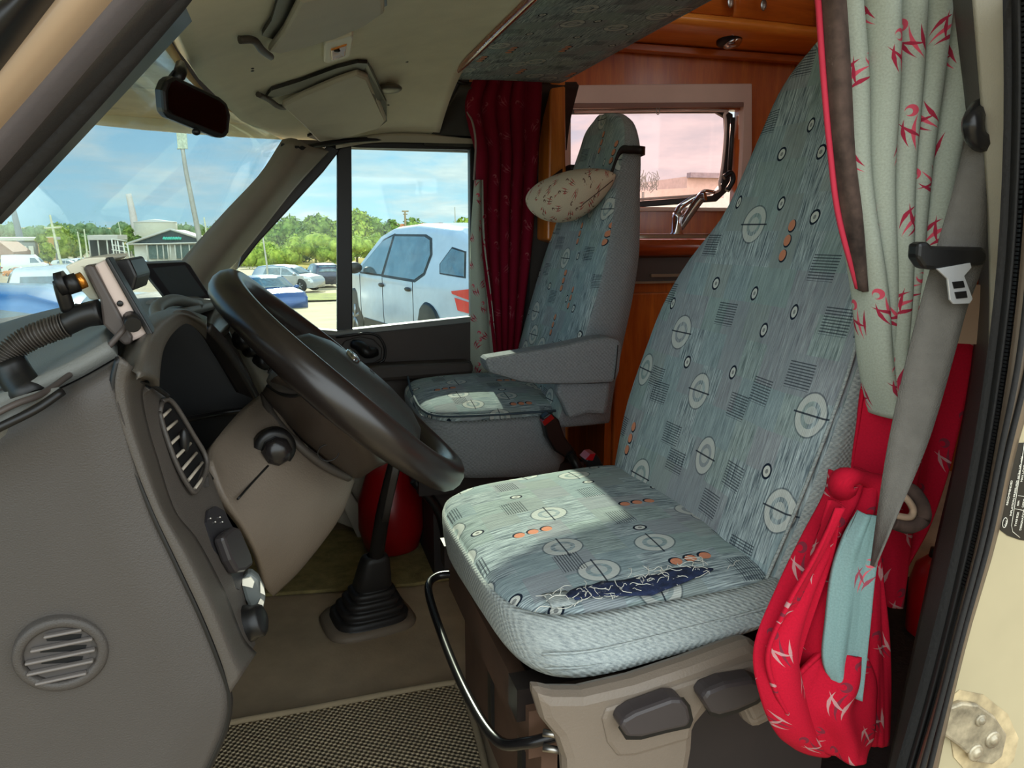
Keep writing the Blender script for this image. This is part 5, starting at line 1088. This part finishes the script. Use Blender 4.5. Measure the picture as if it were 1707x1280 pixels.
# ================================================================== OUTSIDE
def gz(y, x=0):
    P = ((-50, -1.46), (3, -1.5), (13, -1.66), (20, -2.2), (33, -3.1), (48, -3.5), (90, -4.4), (150, -5.6), (230, -6), (330, -4), (500, 2), (900, 4))
    for a, b in zip(P, P[1:]):
        if a[0] <= y <= b[0]: z = a[1]+(b[1]-a[1])*(y-a[0])/(b[0]-a[0]); break
    return z-max(0, min(.5, -x*.17))
def G(px, y): d = ray(px, 500); x = d.x/d.y*y; return Vector((x, y, gz(y, x)))
def topz(px, py, y): return Y(px, py, y).z
def ground(name, y0, y1, x0, x1, mat, lift=0, n=30):
    mb = MB(); ys = [y0+(y1-y0)*(i/n)**1.8 for i in range(n+1)]
    mb.grid([[Vector((x0+(x1-x0)*j/20, y, gz(y, x0+(x1-x0)*j/20)+lift)) for j in range(21)] for y in ys]); o = mb.build(name, mat, recalc=False)
    for f in o.data.polygons:
        if f.normal.z < 0: f.flip()
    return struct(o)
GRAV = pm('gravel_lot', (158, 140, 106), .9, var=.14, vs_=.8, grime=((122, 108, 80), .35, .6))
def grassm():
    m, nt, b = newmat('dry_grass', .95, 0, .1); x, y, z = sep(nt, coords(nt))
    n1 = noi(nt, vec(nt, x*.05, y*.35, 0.), 1., 6, .7); n2 = noi(nt, vec(nt, x*1.2, y*1.2, 0.), 1., 4, .7)
    col = mixc(nt, ((n1-.5)*3+.5).cl(), lin((166, 134, 44)), lin((128, 120, 40))); col = mixc(nt, (n2-.42).cl()*1.6, col, lin((186, 156, 80)))
    nt.links.new(col, b.inputs['Base Color']); return m
GR = grassm()
ground('ground', -30, 900, -500, 420, GRAV, -.03, 60)
ground('ground_grass_field', 14, 120, -60, -5.2, GR, .02); ground('ground_grass_verge', 55, 165, -5.2, 90, GR, .03); ground('ground_grass_strip', 36, 42, -5.2, 30, pm('green_verge', (122, 122, 44), .95, var=.3, vs_=2), .04, 4)
ground('ground_far_field', 260, 520, -420, 300, pm('wheat_field', (180, 150, 78), .95, var=.1, vs_=.05), .3, 12)
ground('ground_road', 120, 128, -90, -5, pm('pale_road', (176, 160, 132), .9, var=.05), .06, 3)
# ---- trees
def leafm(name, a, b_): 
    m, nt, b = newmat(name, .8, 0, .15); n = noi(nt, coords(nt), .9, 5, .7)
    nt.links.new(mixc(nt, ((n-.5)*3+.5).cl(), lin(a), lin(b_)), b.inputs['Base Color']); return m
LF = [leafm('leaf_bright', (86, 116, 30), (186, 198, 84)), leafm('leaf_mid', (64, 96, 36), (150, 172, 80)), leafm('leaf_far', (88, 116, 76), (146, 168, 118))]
BARK = pm('bark', (96, 78, 56), .9, var=.2)
def tree(name, label, base, h, w, mi, group, seed, n=1500, ls=None, trunk=.22):
    rs = random.Random(seed); t = thing(name, label, 'tree' if h > 3.2 else 'shrub', base, group); bl = []
    for k in range(9):
        a = rs.uniform(0, 6.28); r = rs.uniform(0, .62)*w/2; zz = h*(trunk+rs.uniform(.12, .78)*(1-trunk)); rad = w*rs.uniform(.20, .34)*(1.15-.5*abs(zz/h-.5))
        bl.append((Vector(base)+Vector((r*math.cos(a), r*math.sin(a)*.7, min(zz, h-rad*.8))), rad))
    bl.append((Vector(base)+Vector((0, 0, h*(trunk+1)/2)), w*.36))
    mb = MB()
    for c, r in bl: mb.ell(c, [(r*.86, 0, 0), (0, r*.86, 0), (0, 0, r*.8)], 8, 6)
    ls = ls or h*.055
    for i in range(n):
        c, r = bl[rs.randrange(len(bl))]; v = Vector((rs.gauss(0, 1), rs.gauss(0, 1), rs.gauss(0, 1)+.2)).normalized()
        p = c+v*r*rs.uniform(.78, 1.12); u = Vector((rs.gauss(0, 1), rs.gauss(0, 1), rs.gauss(0, 1))).normalized(); q = u.cross(v).normalized(); s = ls*rs.uniform(.5, 1.2)
        mb.face([mb.bm.verts.new(p+u*s), mb.bm.verts.new(p+q*s*.7), mb.bm.verts.new(p-u*s), mb.bm.verts.new(p-q*s*.7)], None, False)
    mb.build('crown', LF[mi], t, weld=False, recalc=False)
    mb = MB(); mb.tube([Vector(base), Vector(base)+Vector((0, 0, h*.5))], lambda q: w*.03*(1.2-q*.6), 6); mb.build('trunk', BARK, t)
    return t
def ptree(px, ptop, y, wpx, mi, label, group, seed, name='tree', n=1200, trunk=.1):
    g = G(px, y); zt = topz(px, ptop, y); return tree(name, label, g, zt-g.z, wpx/F_PX*y*1.05, mi, group, seed, n, trunk=trunk)
i = 0
TL = ['leftmost tree over the hedge, close to the sloping far pillar', 'second tree over the hedge from the far pillar, darker green', 'tallest tree in the small front window, third from the far pillar', 'tree half hidden by the left edge of the window divider', 'pale green tree just right of the window divider', 'second tree right of the window divider, dark green', 'dark tree left of the wooden telephone pole', 'tree between the orange-roofed houses behind the telephone pole', 'hazy tree above the white car roof', 'pale tree touching the red curtain edge', 'low tree showing just beside the sloping pillar edge']
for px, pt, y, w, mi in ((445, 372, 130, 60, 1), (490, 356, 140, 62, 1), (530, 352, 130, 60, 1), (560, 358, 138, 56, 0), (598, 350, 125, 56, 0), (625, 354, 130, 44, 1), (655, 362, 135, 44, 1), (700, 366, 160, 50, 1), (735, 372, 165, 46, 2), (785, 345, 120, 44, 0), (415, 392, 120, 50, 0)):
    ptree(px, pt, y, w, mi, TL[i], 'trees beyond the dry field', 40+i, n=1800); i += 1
def growth(name, label, cat, specs, mi, seed, n):
    rs = random.Random(seed); mb = MB()
    for px, pt, y, w in specs:
        g = G(px, y); h = topz(px, pt, y)-g.z; W_ = w/F_PX*y; bl = [(g+Vector((rs.uniform(-.5, .5)*W_*.7, rs.uniform(-.2, .2)*W_, h*rs.uniform(.25, .72))), W_*rs.uniform(.2, .3)) for k in range(7)]
        bl = [(c, min(r, max(.4, g.z+h-c.z))) for c, r in bl]
        for c, r in bl: mb.ell(c, [(r*.9, 0, 0), (0, r*.9, 0), (0, 0, r*.85)], 8, 6)
        for i in range(n):
            c, r = bl[rs.randrange(7)]; v = Vector((rs.gauss(0, 1), rs.gauss(0, 1), rs.gauss(0, 1)+.2)).normalized(); p = c+v*r*rs.uniform(.8, 1.1)
            u = Vector((rs.gauss(0, 1), rs.gauss(0, 1), rs.gauss(0, 1))).normalized(); q = u.cross(v).normalized(); sz = W_*.05*rs.uniform(.5, 1.2)
            mb.face([mb.bm.verts.new(p+u*sz), mb.bm.verts.new(p+q*sz*.7), mb.bm.verts.new(p-u*sz), mb.bm.verts.new(p-q*sz*.7)], None, False)
    o = mb.build(name, LF[mi], weld=False, recalc=False); tag(o, label, cat); o['kind'] = 'stuff'; return o
growth('hedge', 'continuous bright green hedge of bushes along the far edge of the dry field', 'hedge', ((440, 396, 106, 50), (468, 388, 104, 50), (500, 386, 100, 52), (530, 384, 102, 50), (560, 386, 98, 44), (600, 382, 96, 50), (636, 380, 98, 50), (670, 386, 100, 44), (700, 392, 104, 44)), 0, 5, 700)
_rs = random.Random(1)
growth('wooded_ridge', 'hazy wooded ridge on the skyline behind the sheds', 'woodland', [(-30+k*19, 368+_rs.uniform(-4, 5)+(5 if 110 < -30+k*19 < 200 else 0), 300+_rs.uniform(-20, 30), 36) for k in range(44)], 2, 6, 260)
for px, pt, y, w in ((108, 374, 182, 50), (135, 384, 196, 40), (88, 385, 140, 22), (238, 388, 190, 20), (342, 380, 200, 26), (362, 372, 210, 36), (225, 366, 212, 18)):
    ptree(px, pt, y, w, 1 if px > 120 else 0, {108: 'bright tree directly right of the pale pole with crossbar', 135: 'dark tree between the crossbar pole and the open shelter', 88: 'small tree left of the pale pole with crossbar', 238: 'low bush on the hall roof line left of its gable', 342: 'tree right of the hall gable behind the floodlight mast', 362: 'tree touching the far windscreen pillar', 225: 'dark tree standing at the left side of the round tank'}[px], 'trees among the buildings', 200+int(px), n=900); i += 1
# ---- buildings
def bbox(px0, px1, ptop, y, depth, mat, name, parent, zb=None):
    a, b = Y(px0, 400, y).x, Y(px1, 400, y).x; z0 = gz(y) if zb is None else zb; z1 = topz((px0+px1)/2, ptop, y)
    mb = MB(); mb.box(((a+b)/2, y+depth/2, (z0+z1)/2), (b-a, depth, z1-z0)); return mb.build(name, mat, parent)
BW = pm('white_render', (226, 222, 206), .8, var=.05); BG = pm('grey_sheet', (150, 152, 148), .6, var=.08); BD = pm('gable_dark', (58, 70, 72), .6, var=.1); GLD = pm('shop_glass', (96, 116, 110), .2, var=.2)
TEAL = pm('teal_lettering', (90, 214, 186), .5, var=.02); ROOFP = pm('pale_roof', (206, 200, 186), .7, var=.05)
hl = thing('shop_hall', 'low hall with dark gable and teal sign across the dry field', 'building', G(280, 150))
bbox(222, 345, 404, 150, 18, BW, 'wall', hl); 
mb = MB(); mb.prism([Y(214, 406, 149), Y(284, 383, 149), Y(345, 402, 149), Y(345, 406, 149)], (0, 20, 0)); gbl = mb.build('gable', BD, hl)
mb = MB(); mb.tube([Y(210, 407, 148.6), Y(284, 382, 148.6), Y(348, 402, 148.6)], .22, 6); mb.tube([Y(210, 407, 148.6), Y(284, 406, 148.6), Y(350, 404, 148.6)], .16, 6); mb.build('barge_board', ROOFP, gbl)
mb = MB(); pts_ = [Y(272+k*1.35, 397+(2.0 if k % 3 == 0 else (-1.2 if k % 3 == 1 else .4)), 148.7) for k in range(23)]; mb.tube(pts_, .16, 5, n=90); mb.build('cursive_sign', TEAL, gbl)
for a, b in ((246, 260), (262, 270), (272, 278), (292, 300), (302, 314), (316, 326), (328, 340)):
    bbox(a, b, 409, 149.6, .3, GLD, 'shop_window', hl, gz(150)+.7)
for p in (244, 261, 271, 279, 283, 291, 301, 315, 327):
    mb = MB(); mb.tube([Y(p, 405, 149), Vector((Y(p, 405, 149).x, 149, gz(149)))], .10, 5); mb.build('post', BW, hl)
g1 = thing('pallet_frame', 'pale open steel frame structure left of the green-gabled hall', 'frame', G(200, 140))
for p in (186, 196, 205, 212):
    mb = MB(); mb.tube([Y(p, 398+(p-186)*.3, 140), Vector((Y(p+3, 405, 140).x, 140, gz(140)))], .12, 5); mb.build('post', BW, g1)
for zz in (400, 410, 418, 425):
    mb = MB(); mb.tube([Y(186, zz-2, 140), Y(212, zz+2, 140)], .08, 5); mb.build('rail', BW, g1)
tk = thing('storage_tank', 'large round pale storage tank with shallow cone roof behind the hall', 'tank', G(258, 230))
cx_ = Y(258, 400, 236); rT = 30/F_PX*236; z1 = topz(258, 371, 236); mb = MB(); mb.lathe((cx_.x, 240, gz(236)), (0, 0, 1), [(0, rT), (z1-gz(236), rT), (z1-gz(236)+.05, rT*.98)], 30); mb.build('wall', pm('tank_wall', (206, 198, 172), .6, var=.06), tk)
mb = MB(); mb.lathe((cx_.x, 240, z1), (0, 0, 1), [(0, rT*1.01), (.25, rT), (1.0, .3), (1.05, .01)], 30); mb.build('roof', ROOFP, tk)
sh1 = thing('long_shed', 'long grey shed with pale roof at the left windscreen edge', 'building', G(20, 150))
bbox(-60, 58, 404, 150, 14, BG, 'wall', sh1); bbox(-60, 60, 396, 149.5, 15, ROOFP, 'roof', sh1, topz(0, 401, 149.5))
for a, b in ((22, 28), (36, 42), (46, 54)): bbox(a, b, 410, 149.4, .2, BW, 'bay_door', sh1)
sh2 = thing('red_shed', 'brownish red pitched-roof shed at the extreme left', 'building', G(0, 130))
mb = MB(); mb.prism([Y(-40, 402, 128), Y(0, 404, 128), Y(22, 420, 128), Vector((Y(22, 420, 128).x, 128, gz(128))), Vector((Y(-40, 420, 128).x, 128, gz(128)))], (0, 8, 0)); mb.build('body', pm('brick_brown', (156, 112, 92), .8, var=.1), sh2)
sh3 = thing('open_shelter', 'open-fronted shelter with pale flat roof left of the steel frame', 'building', G(165, 170))
bbox(146, 196, 392, 168, 10, ROOFP, 'roof', sh3, topz(170, 400, 168)); bbox(148, 194, 400, 172, 6, pm('shelter_dark', (74, 78, 76), .8), 'back_wall', sh3)
for p in (148, 163, 178, 192):
    mb = MB(); q = Y(p, 400, 168.5); mb.tube([q, Vector((q.x, q.y, gz(168)))], .14, 5); mb.build('post', BW, sh3)
tb_ = thing('timber_stack', 'yellow timber stack beside the long grey shed', 'timber stack', G(68, 148)); bbox(62, 78, 396, 148, 4, pm('timber', (222, 176, 104), .8, var=.08), 'stack', tb_)
for j, (px, pt, y, cp) in enumerate(((672, 373, 190, (196, 116, 84)), (704, 372, 200, (206, 128, 92)), (735, 371, 210, (120, 96, 84)), (768, 372, 222, (128, 104, 92)))):
    hs = thing('house', ['house with orange tiled roof left of the wooden pole', 'orange-roofed house right of the wooden pole', 'house with brown steep roof above the white car', 'brown-roofed house nearest the red curtain'][j], 'house', G(px, y), 'houses on the skyline')
    bbox(px-11, px+11, 384, y, 8, BW, 'wall', hs); mb = MB(); mb.prism([Y(px-14, 386, y-.5), Y(px-3, pt, y-.5), Y(px+3, pt, y-.5), Y(px+14, 386, y-.5)], (0, 9, 0)); mb.build('roof', pm('roof_%d_tile' % j, cp, .8, var=.08), hs)
# building seen through the kitchen window
kb_ = thing('flat_roof_building', 'low flat-roofed building seen through the pink kitchen window', 'building', Y(1150, 340, 26))
mb = MB(); a, b = Y(1055, 318, 26), Y(1400, 290, 26); st = Y(1145, 313, 26)
mb.prism([Vector((a.x, 26, -3)), Vector((a.x, 26, a.z)), Vector((st.x, 26, st.z)), Vector((st.x, 26, Y(1145, 294, 26).z)), Vector((b.x, 26, b.z)), Vector((b.x, 26, -3))], (0, 9, 0)); mb.build('wall', pm('kb_wall', (206, 190, 176), .8, var=.05), kb_)
mb = MB(); mb.box((st.x+3, 25.9, Y(1180, 293, 26).z), (6, .3, .18)); mb.build('parapet', pm('parapet', (150, 146, 150), .7), kb_)
rs = random.Random(5); bt = thing('bare_tree', 'thin leafless treetop seen through the kitchen window by the far headrest', 'tree', G(1075, 24))
mb = MB(); q0 = G(1070, 24); mb.tube([q0, Y(1072, 320, 24)], .05, 5)
for k in range(34):
    s0 = Y(1062+rs.uniform(0, 34), 318+rs.uniform(-6, 4), 24); p = [s0]
    for m_ in range(4): p.append(p[-1]+Vector((rs.uniform(-.12, .12), rs.uniform(-.1, .1), rs.uniform(.02, .2))))
    mb.tube(p, .012, 4)
mb.build('branches', pm('twig_grey', (120, 118, 104), .9), bt)
# ---- poles
def pole(name, label, pts, y, r, mat, arms=()):
    P = [Y(px, py, y) for px, py in pts]; g = Vector((P[-1].x, y, gz(y))); t = thing(name, label, 'pole', g)
    mb = MB(); mb.tube(P+[g], lambda q: r*(.7+.5*q), 8, n=16); mb.build('shaft', mat, t)
    for a, b, rr in arms:
        mb = MB(); mb.tube([Y(*a, y), Y(*b, y)], rr, 6); mb.build('arm', mat, t)
    return t
PM_ = pm('pole_galvanised', (176, 172, 160), .5, .2, var=.06); PW = pm('pole_wood', (150, 130, 100), .8); PY = pm('pole_pale', (214, 214, 180), .6)
lp = pole('floodlight_mast', 'tall leaning floodlight mast in front of the green-gabled hall', ((304, 246), (310, 285), (319, 330), (330, 385), (334, 410)), 60, .19, PM_)
for a, b in ((296, 303), (304, 311)):
    mb = MB(); mb.box(Y((a+b)/2, 232, 60), (.33, .3, 1.3)); mb.build('lamp_housing', pm('lamp_greenish', (196, 204, 176), .4), lp)
mb = MB(); mb.tube([Y(295, 248, 60), Y(313, 247, 60)], .05, 6); mb.build('cross_bar', PM_, lp)
pole('chimney_stack', 'slim grey chimney rising at the far left skyline', ((19, 337), (26, 366), (33, 396)), 240, .9, pm('stack_grey', (120, 126, 132), .7))
pole('pale_chimney', 'slim white chimney rising beside the round tank', ((214, 323), (221, 355), (226, 386)), 250, 1.1, pm('stack_white', (206, 196, 188), .7))
pole('cross_pole', 'thin pale pole with a crossbar left of the device', ((83, 358), (88, 380), (97, 420), (104, 450)), 45, .07, PY, [((74, 380), (102, 379), .06)])
for j, (px, pt, pb, y) in enumerate(((140, 382, 412, 118), (129, 386, 408, 122), (197, 370, 390, 200), (340, 362, 390, 110))): pole('lamp_post', ['lamp post between the shelter and the parked white cars', 'shorter lamp post left of the shelter', 'thin mast above the steel frame', 'thin mast right of the hall, near the far pillar'][j], ((px, pt), (px+4, pb)), y, .12, PY)
pole('telephone_pole', 'wooden telephone pole rising behind the white car', ((675, 352), (676, 385)), 70, .11, PW, [((670, 352), (681, 352), .07), ((672, 357), (679, 357), .05)])
pole('thin_post', 'thin grey post standing in the dry field behind the parked cars', ((438, 392), (441, 415), (445, 444)), 45, .05, PM_)
pole('antenna_mast', 'thin mast near the red curtain on the skyline', ((758, 345), (759, 372)), 180, .15, PM_)
# ---- cars
def car(label, loc, rz, kind, paint, group=None, sc=1.0, zs=1.0, cat='car', L=4.3, H=1.5, detail=True):
    t = thing('car' if cat == 'car' else cat.replace(' ', '_'), label, cat, loc, group, rz); base = Vector(loc); R_ = Matrix.Rotation(rz, 3, 'Z'); W = .9
    if kind == 'suv': top = [(-2.36, .80), (-2.34, .98), (-2.22, 1.18), (-2.05, 1.5), (-1.70, 1.62), (-.6, 1.68), (.2, 1.64), (.55, 1.54), (1.15, 1.10), (1.9, .98), (2.15, .80), (2.2, .62)]; belt = .98
    elif kind == 'hatch': top = [(-1.98, .70), (-1.95, .95), (-1.8, 1.25), (-1.6, 1.42), (-.6, 1.50), (.2, 1.46), (.5, 1.36), (1.1, .98), (1.8, .84), (1.98, .66), (2.0, .5)]; belt = .92
    elif kind == 'van': top = [(-2.6, .9), (-2.6, 2.3), (-1, 2.34), (1.2, 2.3), (1.6, 1.9), (2.0, 1.3), (2.5, 1.1), (2.55, .6)]; belt = 1.25
    elif kind == 'pickup': top = [(-2.4, .8), (-2.38, 1.25), (-.7, 1.28), (-.55, 1.7), (.3, 1.75), (.9, 1.2), (2.1, 1.1), (2.4, .9), (2.42, .6)]; belt = 1.15
    else: top = [(-2.2, .70), (-2.18, .92), (-1.7, 1.0), (-1.1, 1.38), (-.4, 1.44), (.3, 1.40), (1.0, .98), (1.9, .84), (2.15, .66), (2.18, .5)]; belt = .90
    x0, x1 = top[0][0], top[-1][0]
    def zt(x):
        for a, b in zip(top, top[1:]):
            if a[0] <= x <= b[0]: return a[1]+(b[1]-a[1])*(x-a[0])/max(1e-6, b[0]-a[0])
        return top[-1][1]
    def hw(x, z):
        e = (x-(x0+x1)/2)/((x1-x0)/2); w = W*(1-.16*abs(e)**3.5); w *= 1-.06*max(0, (.55-z))
        if z > belt: w -= (z-belt)*.34
        return w
    def loc_(x, y, z): return base+R_ @ (Vector((x, y, z*zs))*sc)
    XS = sorted(set([x0+(x1-x0)*i/44 for i in range(45)]+[p[0] for p in top])); rows = []
    for x in XS:
        z1 = zt(x); zz = [.22, .24, .5, .75, .9, belt] + [belt+(z1-belt)*k for k in (.3, .6, .85, .96)]; zz = [min(z, z1) for z in zz]
        r = [loc_(x, 0, .22)]+[loc_(x, -hw(x, z), z) for z in zz]+[loc_(x, -hw(x, z1)*.86, z1+.012), loc_(x, 0, z1+.03), loc_(x, hw(x, z1)*.86, z1+.012)]+[loc_(x, hw(x, z), z) for z in zz[::-1]]
        rows.append(r)
    mb = MB(); V = mb.grid(rows, cu=True); mb.cap(V[0]); mb.cap(V[-1]); body = mb.build('body', paint, t)
    for p in body.data.polygons: p.use_smooth = True
    CG = pm('car_glass', (70, 92, 100), .06, var=.25, spec=1., coat=1.)
    def side_poly(name, pts, mat, par, side, off=.008, sm=3):
        P = []
        for a, b in zip(pts, pts[1:]+pts[:1]):
            for k in range(sm): P.append((a[0]+(b[0]-a[0])*k/sm, a[1]+(b[1]-a[1])*k/sm))
        mb = MB(); c = (sum(p[0] for p in P)/len(P), sum(p[1] for p in P)/len(P)); cv = mb.bm.verts.new(loc_(c[0], side*(hw(*c)+off), c[1])); vs_ = [mb.bm.verts.new(loc_(x, side*(hw(x, z)+off), z)) for x, z in P]
        for k in range(len(vs_)): mb.face([cv, vs_[k], vs_[(k+1) % len(vs_)]], None, False)
        return mb.build(name, mat, par, solid=.006*sc)
    hr = max(p[1] for p in top)-.13
    if kind == 'van': wins = [[(.7, belt+.05), (.7, hr-.25), (1.25, hr-.3), (1.75, belt+.1)]]
    elif kind == 'pickup': wins = [[(-.5, belt+.06), (-.45, hr-.02), (.25, hr-.02), (.72, belt+.08)]]
    elif kind == 'suv': wins = [[(.12, belt+.04), (.10, hr-.02), (.42, hr-.09), (.80, 1.22), (1.02, belt+.10), (.98, belt+.04)], [(-1.20, belt+.12), (-1.24, 1.32), (-1.12, hr-.06), (-.95, hr-.02), (.02, hr-.02), (.03, belt+.04), (-1.0, belt+.03)], [(-2.12, 1.10), (-2.0, 1.36), (-1.72, 1.40), (-1.56, 1.22), (-1.62, 1.12)]]
    else: wins = [[(.05, belt+.04), (.02, hr), (.35, hr-.06), (.90, belt+.05)], [(-1.15, belt+.06), (-1.0, hr-.04), (-.05, hr), (-.02, belt+.04)]]
    for s in (-1, 1):
        for w_ in wins:
            if kind == 'suv': side_poly('window_surround', [(c_[0], c_[1]) for c_ in [((p[0]-sum(q[0] for q in w_)/len(w_))*1.10+sum(q[0] for q in w_)/len(w_), (p[1]-sum(q[1] for q in w_)/len(w_))*1.12+sum(q[1] for q in w_)/len(w_)) for p in w_]], BLACK, body, s, .003)
            side_poly('side_window', w_, CG, body, s)
    def cross(name, xa, za, xb, zb, f=.86, mat=CG, off=.02):
        rows = []
        for k in range(6):
            q = k/5; x = xa+(xb-xa)*q; z = za+(zb-za)*q; h = hw(x, z)*f; n_ = Vector((zb-za, 0, -(xb-xa))).normalized(); n_ = n_ if n_.z > 0 else -n_
            rows.append([loc_(*(Vector((x, h*s, z-.02*s*s))+n_*(off+.02))) for s in (-1, -.5, 0, .5, 1)])
        mb = MB(); mb.grid(rows); return mb.build(name, mat, t, solid=.006)
    fr = {'suv': (1.10, 1.15, .58, 1.53), 'hatch': (1.05, 1.02, .52, 1.35), 'sedan': (.96, 1.0, .34, 1.39), 'van': (1.95, 1.37, 1.62, 1.88), 'pickup': (.86, 1.25, .34, 1.72)}[kind]
    cross('windscreen', *fr)
    rr2 = {'suv': (-2.23, 1.19, -2.07, 1.48), 'hatch': (-1.93, 1.0, -1.66, 1.38), 'sedan': (-1.66, 1.02, -1.14, 1.36), 'van': (-2.6, 1.4, -2.59, 1.9), 'pickup': (-.69, 1.32, -.57, 1.66)}[kind]
    cross('rear_window', *rr2, .8)
    RL = pm('tail_lamp', (200, 26, 34), .2, var=.1, coat=.8); HLm = pm('head_lamp', (226, 230, 230), .1, var=.1, coat=1.)
    for s in (-1, 1):
        side_poly('tail_lamp', [(x0+.02, .98), (x0+.42, .93), (x0+.40, .90), (x0+.02, .84)] if kind == 'suv' else [(x0+.04, .66), (x0+.04, .86), (x0+.22, .86), (x0+.2, .68)], RL, body, s, .014)
        if kind == 'suv': side_poly('lower_tail_lamp', [(x0+.04, .82), (x0+.36, .86), (x0+.30, .72), (x0+.06, .70)], RL, body, s, .012)
        side_poly('head_lamp', [(x1-.30, .62), (x1-.28, .74), (x1-.06, .68), (x1-.05, .60)], HLm, body, s, .012)
    TY = pm('tyre', (30, 29, 29), .8, var=.1); RM = pm('wheel_rim', (150, 150, 150), .3, .8, var=.1)
    wx = {'suv': (1.32, -1.33), 'hatch': (1.22, -1.25), 'sedan': (1.32, -1.32), 'van': (1.6, -1.5), 'pickup': (1.5, -1.5)}[kind]
    for xw in wx:
        for s in (-1, 1):
            w0 = hw(xw, .4)
            if detail:
                mb = MB(); mb.lathe(loc_(xw, s*(w0-.12), .36), R_ @ Vector((0, s, 0)), [(0, .40*sc), (.13*sc, .40*sc), (.135*sc, .36*sc), (.136*sc, .001)], 28); mb.build('wheel_arch', BLACK, body)
            mb = MB(); mb.lathe(loc_(xw, s*(w0-.22), .33), R_ @ Vector((0, s, 0)), [(0, .30*sc), (0.01, .33*sc), (.20*sc, .335*sc), (.235*sc, .31*sc), (.235*sc, .21*sc), (.21*sc, .205*sc), (.21*sc, .001)], 24); wh = mb.build('wheel', TY, t)
            if detail:
                mb = MB(); mb.lathe(loc_(xw, s*(w0-.22+.212), .33), R_ @ Vector((0, s, 0)), [(0, .205*sc), (.01*sc, .2*sc), (.012*sc, .18*sc)], 24)
                for k in range(5):
                    a = 2*math.pi*k/5+.3; mb.tube([loc_(xw, s*(w0+.01), .33), loc_(xw+math.cos(a)*.19, s*(w0+.005), .33+math.sin(a)*.19)], .028*sc, 6)
                mb.build('rim', RM, wh)
    if detail:
        for s in (-1, 1):
            mb = MB(); mb.ell(loc_(.92, s*(hw(.9, 1.0)+.12), belt+.10), [R_ @ Vector((.09*sc, 0, 0)), R_ @ Vector((0, .12*sc, 0)), Vector((0, 0, .085*sc))], 14, 8); mb.build('door_mirror', BLACK if kind == 'suv' else paint, t)
            for xh in (.10, -.82):
                mb = MB(); mb.ell(loc_(xh, s*(hw(xh, .86)+.015), .88), [R_ @ Vector((.10*sc, 0, 0)), R_ @ Vector((0, .02*sc, 0)), Vector((0, 0, .028*sc))], 10, 6); mb.build('door_handle', DARKP, body)
            for xs_ in ((.08,), (-.95,), (1.02,)):
                mb = MB(); mb.tube([loc_(xs_[0]-.0*k, s*(hw(xs_[0], z)+.001), z) for k, z in enumerate((.32, .5, .7, .9, belt))], .005*sc, 4); mb.build('door_gap', DARKP, body)
            if kind == 'suv': side_poly('sill_cladding', [(-.9, .24), (-.9, .36), (.9, .36), (.9, .24)], DARKP, body, s, .01)
    return t
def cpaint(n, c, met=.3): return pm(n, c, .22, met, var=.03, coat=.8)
# the white car parked alongside, tail towards the camera side
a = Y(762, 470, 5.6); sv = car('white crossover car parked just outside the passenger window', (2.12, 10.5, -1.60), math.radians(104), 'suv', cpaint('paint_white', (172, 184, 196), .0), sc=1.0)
def pcar(label, px, y, deg, kind, paint, group=None, **k): g = G(px, y); return car(label, g, math.radians(deg), kind, paint, group, **k)
pcar('blue saloon car facing the camera in the gravel lot', 442, 33, -62, 'sedan', cpaint('paint_blue', (38, 74, 130)), 'cars parked in the gravel lot')
pcar('silver hatchback parked behind the blue saloon', 483, 47, -30, 'hatch', cpaint('paint_silver', (176, 178, 180), .5), 'cars parked in the gravel lot')
pcar('dark blue hatchback seen from behind near the window divider', 540, 52, 98, 'hatch', cpaint('paint_navy', (38, 46, 72)), 'cars parked in the gravel lot')
pcar('light blue car parked right in front of the windscreen', 20, 7.2, 8, 'hatch', cpaint('paint_sky', (70, 120, 170)), 'cars parked in front', sc=1.0)
pcar('white pickup truck parked behind the light blue car', 92, 16, 12, 'pickup', cpaint('paint_offwhite', (230, 230, 224), 0), 'cars parked in front', cat='pickup truck')
pcar('white box van parked before the long shed', 50, 112, 5, 'van', cpaint('paint_vanwhite', (236, 234, 224), 0), cat='van', detail=False)
pcar('yellow truck at the far left edge of the yard', 6, 118, 0, 'van', cpaint('paint_yellow', (220, 196, 60), 0), cat='van', detail=False, sc=.8)
pcar('small orange vehicle before the white box van', 36, 98, 170, 'pickup', cpaint('paint_orange', (222, 130, 40), 0), cat='small truck', detail=False, sc=.6)
pcar('teal car left of the white box van', 34, 116, 170, 'hatch', cpaint('paint_teal', (66, 130, 130)), cat='car', detail=False)
for j, (px, y, c, lb) in enumerate(((118, 125, (214, 214, 204), 'pale saloon car leftmost in the yard row'), (126, 138, (226, 226, 220), 'white car behind the yard row'), (138, 134, (196, 200, 190), 'grey-green car in the middle of the yard row'), (153, 130, (236, 236, 232), 'white van-like car at the right of the yard row'))):
    pcar(lb, px, y, 8, 'hatch' if j != 3 else 'suv', cpaint('paint_yard_%d' % j, c, 0), 'cars in the distant yard', detail=False)
pcar('red car parked in front of the hall', 221, 120, 10, 'sedan', cpaint('paint_red', (196, 44, 44), 0), 'cars by the hall', detail=False, sc=.8)
pcar('white-blue car parked by the hall door', 246, 128, 10, 'sedan', cpaint('paint_iceblue', (190, 206, 220), 0), 'cars by the hall', detail=False, sc=.9)
